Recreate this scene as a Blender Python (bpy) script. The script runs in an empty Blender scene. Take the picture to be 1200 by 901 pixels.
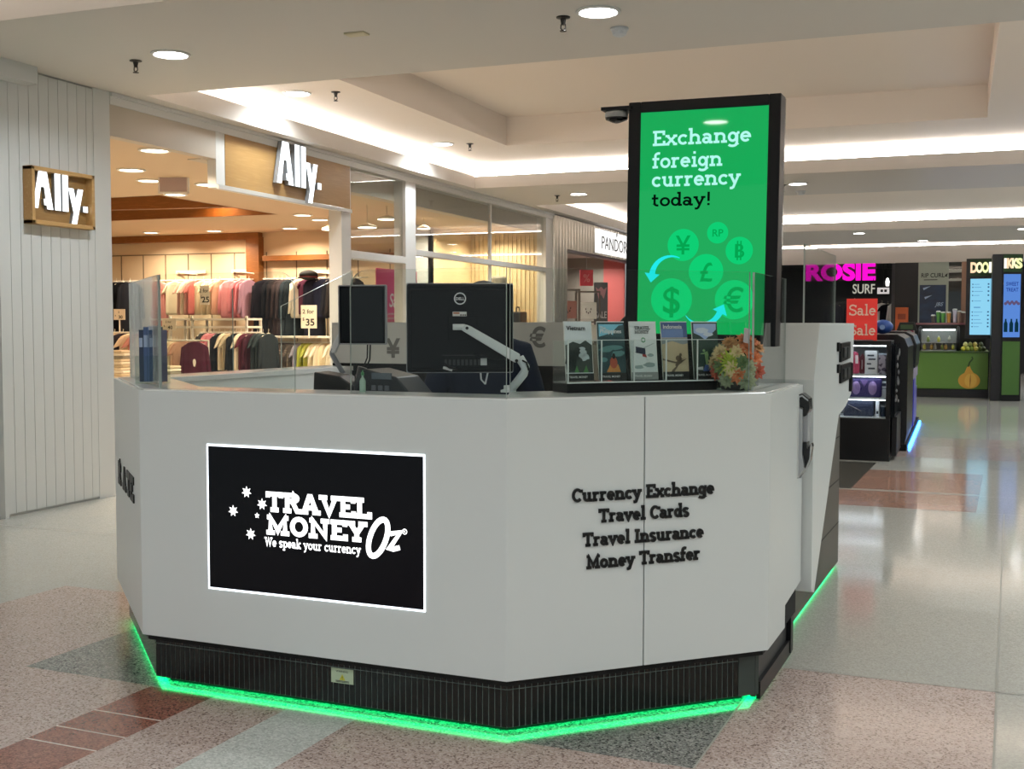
import bpy, bmesh, random
from math import *
from mathutils import Vector, Matrix, Euler

sc = bpy.context.scene
COL = sc.collection
random.seed(7)

# ------------------------------------------------------------------ camera
cd = bpy.data.cameras.new('camera')
cam = bpy.data.objects.new('camera', cd)
COL.objects.link(cam)
cam.location = (0, 0, 1.45)
cam.rotation_euler = (radians(90 - 2.915), 0, radians(21.01))
cd.sensor_width = 36.0
cd.lens = 1365.0 / 1200.0 * 36.0
cd.clip_start = 0.05
cd.clip_end = 200
sc.camera = cam

# ------------------------------------------------------------------ world, exposure
sc.view_settings.view_transform = 'Standard'
sc.view_settings.look = 'None'
sc.view_settings.exposure = 0.0
sc.view_settings.gamma = 1.0
sc.view_settings.use_curve_mapping = False
w = bpy.data.worlds.new('mall_air')
sc.world = w
w.use_nodes = True
w.node_tree.nodes['Background'].inputs[0].default_value = (0.86, 0.97, 1.0, 1)
w.node_tree.nodes['Background'].inputs[1].default_value = 0.44
sc.cycles.use_denoising = True
sc.cycles.max_bounces = 8
sc.cycles.transparent_max_bounces = 24
sc.cycles.caustics_reflective = False
sc.cycles.caustics_refractive = False
sc.cycles.sample_clamp_indirect = 6.0

DOWN_W = 27.0      # watts of one downlight
COVE = 27.0         # cove strip radiance
SHOP_W = 40.0      # watts of a warm shop downlight
WHITE_LED = (0.86, 0.96, 1.0)
WARM_LED = (1.0, 0.83, 0.62)

# ------------------------------------------------------------------ materials
def lin(c):
    return c / 12.92 if c <= 0.04045 else ((c + 0.055) / 1.055) ** 2.4
def hx(s):
    s = s.lstrip('#')
    return tuple(lin(int(s[i:i + 2], 16) / 255) for i in (0, 2, 4)) + (1,)
MATS = {}
def mat(name, col, rough=0.5, metal=0.0, spec=0.5, emit=0.0, coat=0.0, bump=None):
    if name in MATS:
        return MATS[name]
    m = bpy.data.materials.new(name)
    m.use_nodes = True
    nt = m.node_tree
    b = nt.nodes['Principled BSDF']
    c = hx(col) if isinstance(col, str) else tuple(col) + ((1,) if len(col) == 3 else ())
    b.inputs['Base Color'].default_value = c
    b.inputs['Roughness'].default_value = rough
    b.inputs['Metallic'].default_value = metal
    b.inputs['Specular IOR Level'].default_value = spec
    b.inputs['Coat Weight'].default_value = coat
    if emit:
        b.inputs['Emission Color'].default_value = c
        b.inputs['Emission Strength'].default_value = emit
    if bump:
        n = nt.nodes.new('ShaderNodeTexNoise')
        n.inputs['Scale'].default_value = bump[0]
        t = nt.nodes.new('ShaderNodeTexCoord')
        nt.links.new(t.outputs['Object'], n.inputs['Vector'])
        bm = nt.nodes.new('ShaderNodeBump')
        bm.inputs['Strength'].default_value = bump[1]
        bm.inputs['Distance'].default_value = 0.004
        nt.links.new(n.outputs['Fac'], bm.inputs['Height'])
        nt.links.new(bm.outputs['Normal'], b.inputs['Normal'])
    MATS[name] = m
    return m
def noisy(name, cols, scale, rough=0.5, spec=0.5, stretch=(1, 1, 1), kind='noise', detail=3.0, stops=None, coat=0.0):
    """base colour from a procedural pattern: noise, speckle (voronoi cells) or wave"""
    if name in MATS:
        return MATS[name]
    m = mat(name, cols[0], rough, spec=spec, coat=coat)
    nt = m.node_tree
    b = nt.nodes['Principled BSDF']
    tc = nt.nodes.new('ShaderNodeTexCoord')
    mp = nt.nodes.new('ShaderNodeMapping')
    mp.inputs['Scale'].default_value = stretch
    nt.links.new(tc.outputs['Object'], mp.inputs['Vector'])
    if kind == 'noise':
        n = nt.nodes.new('ShaderNodeTexNoise')
        n.inputs['Scale'].default_value = scale
        n.inputs['Detail'].default_value = detail
        out = n.outputs['Fac']
    elif kind == 'cells':
        n = nt.nodes.new('ShaderNodeTexVoronoi')
        n.inputs['Scale'].default_value = scale
        sp = nt.nodes.new('ShaderNodeSeparateColor')
        nt.links.new(n.outputs['Color'], sp.inputs[0])
        out = sp.outputs[0]
    elif kind == 'dots':
        n = nt.nodes.new('ShaderNodeTexVoronoi')
        n.inputs['Scale'].default_value = scale
        n.inputs['Randomness'].default_value = 0.5
        out = n.outputs['Distance']
    else:
        n = nt.nodes.new('ShaderNodeTexWave')
        n.inputs['Scale'].default_value = scale
        n.inputs['Distortion'].default_value = detail
        n.bands_direction = 'X'
        out = n.outputs['Fac']
    nt.links.new(mp.outputs[0], n.inputs['Vector'])
    r = nt.nodes.new('ShaderNodeValToRGB')
    els = r.color_ramp.elements
    while len(els) < len(cols):
        els.new(0.5)
    for i, c in enumerate(cols):
        els[i].position = stops[i] if stops else i / (len(cols) - 1)
        els[i].color = hx(c)
    if kind in ('cells', 'dots'):
        r.color_ramp.interpolation = 'CONSTANT'
    nt.links.new(out, r.inputs['Fac'])
    nt.links.new(r.outputs['Color'], b.inputs['Base Color'])
    return m
def glow(name, col, strength):
    if name in MATS:
        return MATS[name]
    m = bpy.data.materials.new(name)
    m.use_nodes = True
    nt = m.node_tree
    nt.nodes.clear()
    e = nt.nodes.new('ShaderNodeEmission')
    e.inputs[0].default_value = hx(col) if isinstance(col, str) else tuple(col) + (1,)
    e.inputs[1].default_value = strength
    o = nt.nodes.new('ShaderNodeOutputMaterial')
    nt.links.new(e.outputs[0], o.inputs[0])
    MATS[name] = m
    return m
def lit_screen(name, col, strength):
    """glossy glass front of a lit display"""
    if name in MATS:
        return MATS[name]
    m = mat(name, (0, 0, 0), 0.025, spec=0.5)
    b = m.node_tree.nodes['Principled BSDF']
    b.inputs['Emission Color'].default_value = hx(col)
    b.inputs['Emission Strength'].default_value = strength
    return m
def pane_mat(name, tint='ffffff', ior=1.45, haze=0.0, hazecol='c9cfd0'):
    """thin clear sheet: lets light through, mirrors by Fresnel, slight haze"""
    if name in MATS:
        return MATS[name]
    m = bpy.data.materials.new(name)
    m.use_nodes = True
    nt = m.node_tree
    nt.nodes.clear()
    tr = nt.nodes.new('ShaderNodeBsdfTransparent')
    tr.inputs[0].default_value = hx(tint)
    gl = nt.nodes.new('ShaderNodeBsdfGlossy')
    gl.inputs['Roughness'].default_value = 0.02
    # Schlick reflectance, the same from both sides of the thin sheet
    lw = nt.nodes.new('ShaderNodeLayerWeight')
    lw.inputs['Blend'].default_value = 0.5
    pw = nt.nodes.new('ShaderNodeMath')
    pw.operation = 'POWER'
    pw.inputs[1].default_value = 5.0
    nt.links.new(lw.outputs['Facing'], pw.inputs[0])
    f0 = ((ior - 1) / (ior + 1)) ** 2
    ma = nt.nodes.new('ShaderNodeMath')
    ma.operation = 'MULTIPLY_ADD'
    ma.inputs[1].default_value = 1 - f0
    ma.inputs[2].default_value = f0
    nt.links.new(pw.outputs[0], ma.inputs[0])
    mx = nt.nodes.new('ShaderNodeMixShader')
    nt.links.new(ma.outputs[0], mx.inputs[0])
    nt.links.new(tr.outputs[0], mx.inputs[1])
    nt.links.new(gl.outputs[0], mx.inputs[2])
    last = mx
    if haze:
        df = nt.nodes.new('ShaderNodeBsdfDiffuse')
        df.inputs[0].default_value = hx(hazecol)
        m2 = nt.nodes.new('ShaderNodeMixShader')
        m2.inputs[0].default_value = haze
        nt.links.new(mx.outputs[0], m2.inputs[1])
        nt.links.new(df.outputs[0], m2.inputs[2])
        last = m2
    o = nt.nodes.new('ShaderNodeOutputMaterial')
    nt.links.new(last.outputs[0], o.inputs[0])
    MATS[name] = m
    return m

WHITE = mat('white_paint', 'd9d8d4', 0.55)
CEIL = mat('ceiling_paint', 'f0e4d9', 0.8, spec=0.2)
SOFFIT = mat('soffit_paint', 'd6cfc8', 0.75, spec=0.25)
LAMINATE = mat('white_laminate', 'd6dad8', 0.32, spec=0.45)
SOLID = mat('white_solid_surface', 'dcdedc', 0.16, spec=0.5)
BLACK = mat('black_satin', '08080a', 0.4, spec=.28)
BLACKM = mat('black_matt', '0a0a0b', 0.7, spec=0.3)
BLACKG = mat('black_gloss', '08080b', 0.12)
DGREY = mat('dark_grey', '2a2c2c', 0.5)
GREY = mat('mid_grey', '8b8c8b', 0.5)
LGREY = mat('light_grey', 'bfc3c4', 0.45)
SILVER = mat('brushed_silver', 'b9bbbd', 0.3, metal=0.9)
ALU = mat('white_aluminium', 'd4d2cf', 0.35, spec=0.6)
CHROME = mat('chrome', 'd5d5d8', 0.12, metal=1.0)
WOOD = noisy('oak_veneer', ['c9a36b', 'b98f58', 'd3b07b'], 3.0, 0.45, stretch=(14, 1.2, 14), detail=4)
WOODD = noisy('walnut_band', ['9a5f2e', '84501f', 'a96c38'], 3.0, 0.5, stretch=(2, 2, 12), detail=4)
LEDG = glow('green_led', (0.0, 1.0, 0.24), 7.0)
LEDB = glow('blue_led', (0.03, 0.26, 1.0), 16.0)
LEDW = glow('cove_led', (1.0, 0.97, 0.93), COVE)
LAMP = glow('lamp_diffuser', (1.0, 0.98, 0.95), 26.0)
LAMPW = glow('warm_lamp_diffuser', (1.0, 0.86, 0.66), 7.0)
GLASS = pane_mat('clear_acrylic', 'f8fbfa', 1.26, 0.004)
GLASSW = pane_mat('shop_window_glass', 'f4f6f5', 1.5, 0.0)
GLASSR = pane_mat('rack_acrylic', 'fafcfb', 1.15, 0.0)
EDGE = mat('acrylic_edge', 'aeb8b3', 0.25, emit=0.0)

# ------------------------------------------------------------------ mesh builder
class MB:
    def __init__(self):
        self.v, self.f, self.m = [], [], []
    def add(self, vs, fs, mi=0, M=None):
        o = len(self.v)
        for p in vs:
            p = Vector(p)
            self.v.append(M @ p if M is not None else p)
        for f in fs:
            self.f.append(tuple(i + o for i in f))
            self.m.append(mi)
        return self
    def box(self, x0, x1, y0, y1, z0, z1, mi=0, M=None):
        v = [(x0, y0, z0), (x1, y0, z0), (x1, y1, z0), (x0, y1, z0), (x0, y0, z1), (x1, y0, z1), (x1, y1, z1), (x0, y1, z1)]
        f = [(0, 3, 2, 1), (4, 5, 6, 7), (0, 1, 5, 4), (1, 2, 6, 5), (2, 3, 7, 6), (3, 0, 4, 7)]
        return self.add(v, f, mi, M)
    def prism(self, poly, z0, z1, mi=0, M=None, top=None):
        """polygon (x, y) extruded from z0 to z1; top = other polygon for the upper end"""
        n = len(poly)
        t = top or poly
        v = [(x, y, z0) for x, y in poly] + [(x, y, z1) for x, y in t]
        f = [tuple(range(n))[::-1], tuple(range(n, 2 * n))]
        f += [(i, (i + 1) % n, n + (i + 1) % n, n + i) for i in range(n)]
        return self.add(v, f, mi, M)
    def tube(self, pts, r, n=8, mi=0, M=None, cap=True):
        pts = [Vector(p) for p in pts]
        rs = r if isinstance(r, (list, tuple)) else [r] * len(pts)
        v, f = [], []
        up = None
        for i, p in enumerate(pts):
            d = (pts[min(i + 1, len(pts) - 1)] - pts[max(i - 1, 0)]).normalized()
            if up is None:
                up = Vector((0, 0, 1)) if abs(d.z) < 0.9 else Vector((1, 0, 0))
            a = d.cross(up).normalized()
            up = a.cross(d).normalized()
            for k in range(n):
                t = 2 * pi * k / n
                v.append(p + (a * cos(t) + up * sin(t)) * rs[i])
        for i in range(len(pts) - 1):
            for k in range(n):
                f.append((i * n + k, i * n + (k + 1) % n, (i + 1) * n + (k + 1) % n, (i + 1) * n + k))
        if cap:
            f.append(tuple(range(n))[::-1])
            f.append(tuple(range((len(pts) - 1) * n, len(pts) * n)))
        return self.add(v, f, mi, M)
    def lathe(self, prof, n=16, mi=0, M=None):
        v, f = [], []
        for r, z in prof:
            for k in range(n):
                t = 2 * pi * k / n
                v.append((r * cos(t), r * sin(t), z))
        for i in range(len(prof) - 1):
            for k in range(n):
                f.append((i * n + k, i * n + (k + 1) % n, (i + 1) * n + (k + 1) % n, (i + 1) * n + k))
        f.append(tuple(range(n))[::-1])
        f.append(tuple(range((len(prof) - 1) * n, len(prof) * n)))
        return self.add(v, f, mi, M)
    def ell(self, c, r, nu=12, nv=8, mi=0, M=None):
        prof = [(max(1e-4, sin(pi * j / nv)), -cos(pi * j / nv)) for j in range(nv + 1)]
        S = Matrix.Translation(c) @ Matrix.Diagonal((r[0], r[1], r[2], 1))
        return self.lathe(prof, nu, mi, (M @ S) if M is not None else S)
    def disc(self, c, r, n=24, mi=0, M=None, th=0.004):
        """flat disc in the XY plane of M with thickness th towards +Z"""
        poly = [(c[0] + r * cos(2 * pi * k / n), c[1] + r * sin(2 * pi * k / n)) for k in range(n)]
        return self.prism(poly, c[2], c[2] + th, mi, M)
    def build(self, name, mats, parent=None, loc=(0, 0, 0), rot=(0, 0, 0), smooth=False, bevel=0.0):
        me = bpy.data.meshes.new(name)
        me.from_pydata([tuple(p) for p in self.v], [], self.f)
        if not isinstance(mats, (list, tuple)):
            mats = [mats]
        for m in mats:
            me.materials.append(m)
        me.polygons.foreach_set('material_index', self.m)
        bm = bmesh.new()
        bm.from_mesh(me)
        bmesh.ops.recalc_face_normals(bm, faces=bm.faces)
        bm.to_mesh(me)
        bm.free()
        if smooth:
            me.polygons.foreach_set('use_smooth', [True] * len(me.polygons))
        o = bpy.data.objects.new(name, me)
        COL.objects.link(o)
        o.parent = parent
        o.location = loc
        o.rotation_euler = rot
        if bevel:
            b = o.modifiers.new('bevel', 'BEVEL')
            b.width = bevel
            b.segments = 2
            b.limit_method = 'ANGLE'
        return o
def frame(o, x, up=(0, 0, 1)):
    """matrix whose X runs along x, Y along up, Z out of the face"""
    x = Vector(x).normalized()
    up = Vector(up).normalized()
    n = x.cross(up)
    M = Matrix((x, up, n)).transposed().to_4x4()
    M.translation = Vector(o)
    return M
def tag(o, label, cat, group=None):
    o['label'] = label
    o['category'] = cat
    if group:
        o['group'] = group
    return o
def thing(name, label, cat, loc=(0, 0, 0), rz=0.0, group=None):
    o = bpy.data.objects.new(name, None)
    o.empty_display_size = 0.1
    COL.objects.link(o)
    o.location = loc
    o.rotation_euler = (0, 0, rz)
    return tag(o, label, cat, group)
def struct(mb, name, mats, **k):
    o = mb.build(name, mats, **k)
    o['kind'] = 'structure'
    return o
def dup(root, loc, rz=None, label=None, mats=None):
    """copy of a thing and its parts; mats = {part stem: material} swaps an object-level material"""
    c = root.copy()
    COL.objects.link(c)
    c.location = loc
    if rz is not None:
        c.rotation_euler = (0, 0, rz)
    if label:
        c['label'] = label
    if mats and c.type == 'MESH':
        c.material_slots[0].link = 'OBJECT'
        c.material_slots[0].material = mats
    for ch in root.children:
        d = ch.copy()
        COL.objects.link(d)
        d.parent = c
        for g in ch.children:
            e = g.copy()
            COL.objects.link(e)
            e.parent = d
    return c

# ------------------------------------------------------------------ lettering
_tc = {}
def sans(s, size, depth=0.002, bold=0.0, align='CENTER', fit=None, shear=0.0):
    """upright text mesh data in the XY plane, thickness towards +Z"""
    k = (s, bold, align, shear)
    if k not in _tc:
        cu = bpy.data.curves.new('t', 'FONT')
        cu.body = s
        cu.size = 1.0
        cu.align_x = align
        cu.offset = bold
        cu.shear = shear
        cu.resolution_u = 4
        o = bpy.data.objects.new('t', cu)
        COL.objects.link(o)
        bpy.context.view_layer.update()
        me = o.evaluated_get(bpy.context.evaluated_depsgraph_get()).to_mesh()
        vs = [tuple(p.co) for p in me.vertices]
        fs = [tuple(p.vertices) for p in me.polygons]
        bpy.data.objects.remove(o)
        bpy.data.curves.remove(cu)
        _tc[k] = (vs, fs)
    vs, fs = _tc[k]
    if not vs:
        return [], []
    xs = [p[0] for p in vs]
    kx = size
    if fit:
        kx = fit / (max(xs) - min(xs))
    n = len(vs)
    v = [(p[0] * kx, p[1] * size, depth) for p in vs] + [(p[0] * kx, p[1] * size, 0) for p in vs]
    cnt = {}
    for f in fs:
        for i in range(len(f)):
            a, b = f[i], f[(i + 1) % len(f)]
            cnt[(a, b)] = 1
    f2 = list(fs)
    for (a, b) in cnt:
        if (b, a) not in cnt:
            f2.append((a, n + a, n + b, b))
    return v, f2

def arc(cx, cy, rx, ry, a0, a1, n=10):
    return [(cx + rx * cos(radians(a0 + (a1 - a0) * i / n)), cy + ry * sin(radians(a0 + (a1 - a0) * i / n))) for i in range(n + 1)]
def slab_glyphs(h):
    """slab-serif alphabet drawn as stroke centre lines; x-height 5, cap height 7.2"""
    X, C, S, T = 5.0, 7.2, 7.7, -2.2
    e = h + 0.75
    xt, ct, b = X - h, C - h, h
    def sl(x, y, l=e, r=e):
        return [(x - l, y), (x + r, y)]
    g = {}
    g['a'] = (4.9, [arc(2.0, 3.3, 1.6, 1.7 - h, 155, 0, 8) + [(3.6, 1.0), (3.75, b), (4.9, b)], arc(1.9, 1.65, 1.9 - h, 1.65 - h, 0, 360, 14)])
    g['c'] = (4.5, [arc(2.5, 2.5, 2.5 - h, 2.5 - h, 40, 318, 14)])
    g['d'] = (5.4, [arc(2.3, 2.5, 2.3 - h, 2.5 - h, 0, 360, 16), [(4.2, b), (4.2, S - h)], [(3.0, S - h), (4.2 + h, S - h)], [(4.2 - h, b), (5.4, b)]])
    g['e'] = (4.8, [[(h, 2.6), (4.8 - h, 2.6)] + arc(2.4, 2.5, 2.4 - h, 2.5 - h, 5, 318, 14)])
    g['f'] = (3.6, [arc(3.1, 5.9, 1.6, 1.8 - h, 65, 180, 6) + [(1.5, b)], [(0.1, xt), (3.4, xt)], sl(1.5, b)])
    g['g'] = (5.2, [arc(2.2, 2.6, 2.2 - h, 2.4 - h, 0, 360, 16), [(4.1, xt), (4.1, -0.5)] + arc(2.2, -0.5, 1.9, 1.7 - h, 0, -155, 8), [(4.1, xt), (5.2, xt)]])
    g['h'] = (6.0, [[(1.3, b), (1.3, S - h)], [(0.1, S - h), (1.3 + h, S - h)], arc(3.0, 3.0, 1.7, 2.0 - h, 180, 0, 8) + [(4.7, b)], sl(1.3, b), sl(4.7, b)])
    g['i'] = (3.0, [[(1.6, b), (1.6, xt)], [(0.4, xt), (1.6 + h, xt)], sl(1.6, b), [(1.6, 6.2), (1.6, 6.2 + 2 * h)]])
    g['k'] = (5.4, [[(1.3, b), (1.3, S - h)], [(0.1, S - h), (1.3 + h, S - h)], sl(1.3, b), [(4.4, xt), (1.5, 2.4)], [(2.3, 2.9), (4.6, b)], sl(4.4, xt, e * .7, e * .7), sl(4.6, b, e * .7, e * .7)])
    g['l'] = (3.0, [[(1.6, b), (1.6, S - h)], [(0.4, S - h), (1.6 + h, S - h)], sl(1.6, b)])
    g['m'] = (8.6, [[(1.3, b), (1.3, xt)], [(0.1, xt), (1.3 + h, xt)], arc(2.8, 3.0, 1.5, 2.0 - h, 180, 0, 8) + [(4.3, b)], arc(5.8, 3.0, 1.5, 2.0 - h, 180, 0, 8) + [(7.3, b)], sl(1.3, b), sl(4.3, b), sl(7.3, b)])
    g['n'] = (6.0, [[(1.3, b), (1.3, xt)], [(0.1, xt), (1.3 + h, xt)], arc(3.0, 3.0, 1.7, 2.0 - h, 180, 0, 8) + [(4.7, b)], sl(1.3, b), sl(4.7, b)])
    g['o'] = (5.0, [arc(2.5, 2.5, 2.5 - h, 2.5 - h, 0, 360, 18)])
    g['p'] = (5.4, [arc(3.1, 2.5, 2.3 - h, 2.5 - h, 0, 360, 16), [(1.3, T + h), (1.3, xt)], [(0.1, xt), (1.3 + h, xt)], sl(1.3, T + h)])
    g['r'] = (4.2, [[(1.3, b), (1.3, xt)], [(0.1, xt), (1.3 + h, xt)], arc(3.0, 3.0, 1.7, 2.0 - h, 180, 60, 6), sl(1.3, b)])
    g['s'] = (4.2, [arc(2.1, 3.6, 1.9 - h * .6, 1.4 - h * .7, 25, 235, 10)[:-1] + arc(2.1, 1.4, 1.9 - h * .6, 1.4 - h * .7, 55, -155, 10)])
    g['t'] = (3.7, [[(1.5, 6.6), (1.5, 1.6)] + arc(2.9, 1.6, 1.4, 1.6 - h, 180, 290, 6), [(0.1, xt), (3.3, xt)]])
    g['u'] = (5.9, [[(0.1, xt), (1.3, xt), (1.3, 2.0)] + arc(2.8, 2.0, 1.5, 2.0 - h, 180, 360, 8)[1:] + [(4.3, 2.0)], [(3.2, xt), (4.3 + h, xt)], [(4.3, xt), (4.3, b), (5.7, b)]])
    g['v'] = (5.4, [[(0.9, xt), (2.7, b), (4.5, xt)], sl(0.9, xt, e * .8, e * .8), sl(4.5, xt, e * .8, e * .8)])
    g['w'] = (7.8, [[(0.9, xt), (2.3, b), (3.9, xt), (5.5, b), (6.9, xt)], sl(0.9, xt, e * .8, e * .8), sl(6.9, xt, e * .8, e * .8)])
    g['x'] = (5.4, [[(0.9, b), (4.5, xt)], [(0.9, xt), (4.5, b)], sl(0.9, xt, e * .7, e * .7), sl(4.5, xt, e * .7, e * .7), sl(0.9, b, e * .7, e * .7), sl(4.5, b, e * .7, e * .7)])
    g['y'] = (5.4, [[(0.9, xt), (2.8, b)], [(4.5, xt), (2.2, -1.2), (1.6, T + h), (0.6, T + h)], sl(0.9, xt, e * .8, e * .8), sl(4.5, xt, e * .8, e * .8)])
    g['A'] = (6.8, [[(1.0, b), (3.0, ct), (3.6, ct), (5.8, b)], [(1.8, 2.4), (5.0, 2.4)], sl(1.0, b), sl(5.8, b)])
    g['C'] = (6.0, [arc(3.2, 3.6, 3.2 - h, 3.6 - h, 42, 318, 16), [(5.7, ct), (5.7, 4.9)]])
    g['E'] = (5.7, [[(1.4, b), (1.4, ct)], [(0.1, ct), (5.2, ct), (5.2, 5.0)], [(1.4, 3.7), (4.0, 3.7)], [(0.1, b), (5.4, b), (5.4, 2.3)]])
    g['I'] = (3.2, [[(1.6, b), (1.6, ct)], sl(1.6, ct), sl(1.6, b)])
    g['L'] = (5.4, [[(1.4, b), (1.4, ct)], sl(1.4, ct), [(0.1, b), (5.1, b), (5.1, 2.4)]])
    g['M'] = (8.2, [[(1.4, b), (1.4, ct), (4.1, 1.6), (6.8, ct), (6.8, b)], [(0.1, ct), (1.6, ct)], [(6.6, ct), (8.1, ct)], sl(1.4, b), sl(6.8, b)])
    g['N'] = (7.2, [[(1.4, b), (1.4, ct), (5.8, b), (5.8, ct)], [(0.1, ct), (1.6, ct)], sl(5.8, ct), sl(1.4, b)])
    g['O'] = (6.6, [arc(3.3, 3.6, 3.3 - h, 3.6 - h, 0, 360, 20)])
    g['R'] = (6.4, [[(1.4, b), (1.4, ct), (3.4, ct)] + arc(3.4, 5.3, 1.9, 1.9 - h, 90, -90, 8) + [(1.4, 3.4 + h)], [(3.4, 3.4 + h), (5.2, b), (6.4, b)], [(0.1, ct), (1.5, ct)], sl(1.4, b)])
    g['S'] = (5.6, [arc(2.8, 5.3, 2.5 - h * .6, 2.0 - h * .8, 25, 240, 10)[:-1] + arc(2.8, 1.95, 2.6 - h * .6, 2.0 - h * .8, 60, -155, 10), [(4.9, 6.9), (4.9, 5.4)], [(0.6, 0.3), (0.6, 2.0)]])
    g['T'] = (6.2, [[(3.1, b), (3.1, ct)], [(0.5, 5.1), (0.5, ct), (5.7, ct), (5.7, 5.1)], sl(3.1, b)])
    g['V'] = (6.6, [[(1.0, ct), (3.3, b), (5.6, ct)], sl(1.0, ct), sl(5.6, ct)])
    g['W'] = (9.0, [[(1.0, ct), (2.7, b), (4.5, ct), (6.3, b), (8.0, ct)], sl(1.0, ct), sl(8.0, ct)])
    g['Y'] = (6.4, [[(1.0, ct), (3.2, 3.0), (5.4, ct)], [(3.2, 3.2), (3.2, b)], sl(1.0, ct), sl(5.4, ct), sl(3.2, b)])
    g['!'] = (2.6, [[(1.3, C), (1.3, 2.2)], [(1.3, 0.0), (1.3, 2 * h)]])
    g[' '] = (2.6, [])
    return g
def ribbon(pts, h):
    """stroke outline as a strip of quads"""
    P = [Vector((x, y)) for x, y in pts]
    closed = (P[0] - P[-1]).length < 1e-4
    n = len(P)
    out = []
    for i in range(n):
        a = P[i - 1] if i > 0 else (P[-2] if closed else None)
        c = P[i + 1] if i < n - 1 else (P[1] if closed else None)
        d0 = (P[i] - a).normalized() if a is not None else None
        d1 = (c - P[i]).normalized() if c is not None else None
        d0 = d0 or d1
        d1 = d1 or d0
        n0, n1 = Vector((-d0.y, d0.x)), Vector((-d1.y, d1.x))
        m = n0 + n1
        if m.length < 0.2:
            m = n0
        m.normalize()
        k = h / max(0.5, m.dot(n0))
        out.append((P[i] + m * k, P[i] - m * k))
    return out
def slab(s, cap, h=0.55, depth=0.002, fit=None, align='CENTER', track=0.35):
    """slab-serif text mesh data; cap = cap height in metres"""
    g = slab_glyphs(h)
    k = cap / 7.2
    x = 0.0
    vs, fs = [], []
    for ch in s:
        adv, strokes = g[ch]
        for st in strokes:
            rb = ribbon([(x + px, py) for px, py in st], h)
            o = len(vs)
            m = len(rb)
            for l, r in rb:
                vs += [(l.x, l.y, 1), (r.x, r.y, 1), (l.x, l.y, 0), (r.x, r.y, 0)]
            for i in range(m - 1):
                a, b2 = o + 4 * i, o + 4 * (i + 1)
                fs += [(a, a + 1, b2 + 1, b2), (a + 2, a, b2, b2 + 2), (a + 1, a + 3, b2 + 3, b2 + 1)]
            a, b2 = o, o + 4 * (m - 1)
            fs += [(a + 2, a + 3, a + 1, a), (b2, b2 + 1, b2 + 3, b2 + 2)]
        x += adv + track
    wid = x - track
    kx = fit / wid if fit else k
    dx = {'CENTER': -wid / 2, 'LEFT': 0.0}[align]
    return [((p[0] + dx) * kx, p[1] * k, p[2] * depth) for p in vs], fs

# ================================================================== THE MALL (structure)
# kiosk frame: the counter, the floor pattern and the totem share a 2.2 degree turn
KO = Vector((-1.446, 3.713, 0))
KR = -radians(2.2)
KM = Matrix.Translation(KO) @ Matrix.Rotation(KR, 4, 'Z')
def K(s, t, z=0.0):
    return KM @ Vector((s, t, z))

def terrazzo(name, base, chips, rough=0.13):
    """polished terrazzo: chips of stone in a tinted matrix"""
    if name in MATS:
        return MATS[name]
    m = mat(name, base, rough, spec=0.5)
    nt = m.node_tree
    b = nt.nodes['Principled BSDF']
    tc = nt.nodes.new('ShaderNodeTexCoord')
    v = nt.nodes.new('ShaderNodeTexVoronoi')
    v.inputs['Scale'].default_value = 150
    nt.links.new(tc.outputs['Object'], v.inputs['Vector'])
    sp = nt.nodes.new('ShaderNodeSeparateColor')
    nt.links.new(v.outputs['Color'], sp.inputs[0])
    r = nt.nodes.new('ShaderNodeValToRGB')
    r.color_ramp.interpolation = 'CONSTANT'
    el = r.color_ramp.elements
    cols = [(0.0, chips[0]), (0.14, chips[1]), (0.36, base), (0.74, chips[2])]
    while len(el) < 4:
        el.new(0.5)
    for i, (p, c) in enumerate(cols):
        el[i].position = p
        el[i].color = hx(c)
    nt.links.new(sp.outputs[0], r.inputs['Fac'])
    nt.links.new(r.outputs['Color'], b.inputs['Base Color'])
    return m
T_WHITE = terrazzo('terrazzo_cream', 'b4b1a8', ['a7a49b', 'aeaba2', 'bcb9b0'], 0.10)
T_PINK = terrazzo('terrazzo_pink', 'bba79e', ['836f68', 'ad9990', 'c9b7af'], 0.13)
T_GREY = terrazzo('terrazzo_grey', '85847f', ['4a4a47', '6e6d69', 'a5a49d'], 0.13)
T_BROWN = terrazzo('terrazzo_brown', '8f5f52', ['6a4238', '80544a', 'a1705f'], 0.12)
T_FAR = terrazzo('terrazzo_rosy_brown', 'a98473', ['8a6858', '9c7767', 'b59181'], 0.11)
T_PALE = terrazzo('terrazzo_pale_grey', 'c4c6c0', ['aeb0aa', 'babcb6', 'd2d4ce'], 0.11)
T_JOINT = mat('floor_joint', '9a968c', 0.5)
T_DARK = terrazzo('terrazzo_olive', '55524a', ['44423b', '4d4a42', '605d54'], 0.12)
T_JOINTW = mat('floor_joint_white', 'cfc6bd', 0.4)
fl = MB()
def inlay(s0, s1, t0, t1, mi, z):
    fl.add([K(s0, t0, z), K(s1, t0, z), K(s1, t1, z), K(s0, t1, z)], [(0, 1, 2, 3)], mi)
fl.add([(-25, -6, 0), (12, -6, 0), (12, 48, 0), (-25, 48, 0)], [(0, 1, 2, 3)], 0)
inlay(-3.23, 1.56, -5, 1.27, 1, .0006)
inlay(-2.24, .66, .02, 1.27, 2, .0012)
inlay(-1.565, -1.25, -3, .012, 3, .0012)
inlay(-.905, -.605, -3, .012, 4, .0012)
for t in (-.30, -.49, -.63, -.95, -1.3):
    inlay(-1.565, -1.25, t - .004, t + .004, 7, .0018)
inlay(-3.6, 1.36, 6.0, 8.48, 8, .0006)
inlay(-3.6, 1.36, 6.92, 7.02, 0, .0010)
inlay(-2.6, .30, 6.98, 9.1, 6, .0014)
for s in (1.56,):
    inlay(s - .004, s + .004, -5, 6.0, 5, .0020)
inlay(.66, 6, 1.268, 1.274, 5, .0020)
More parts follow.
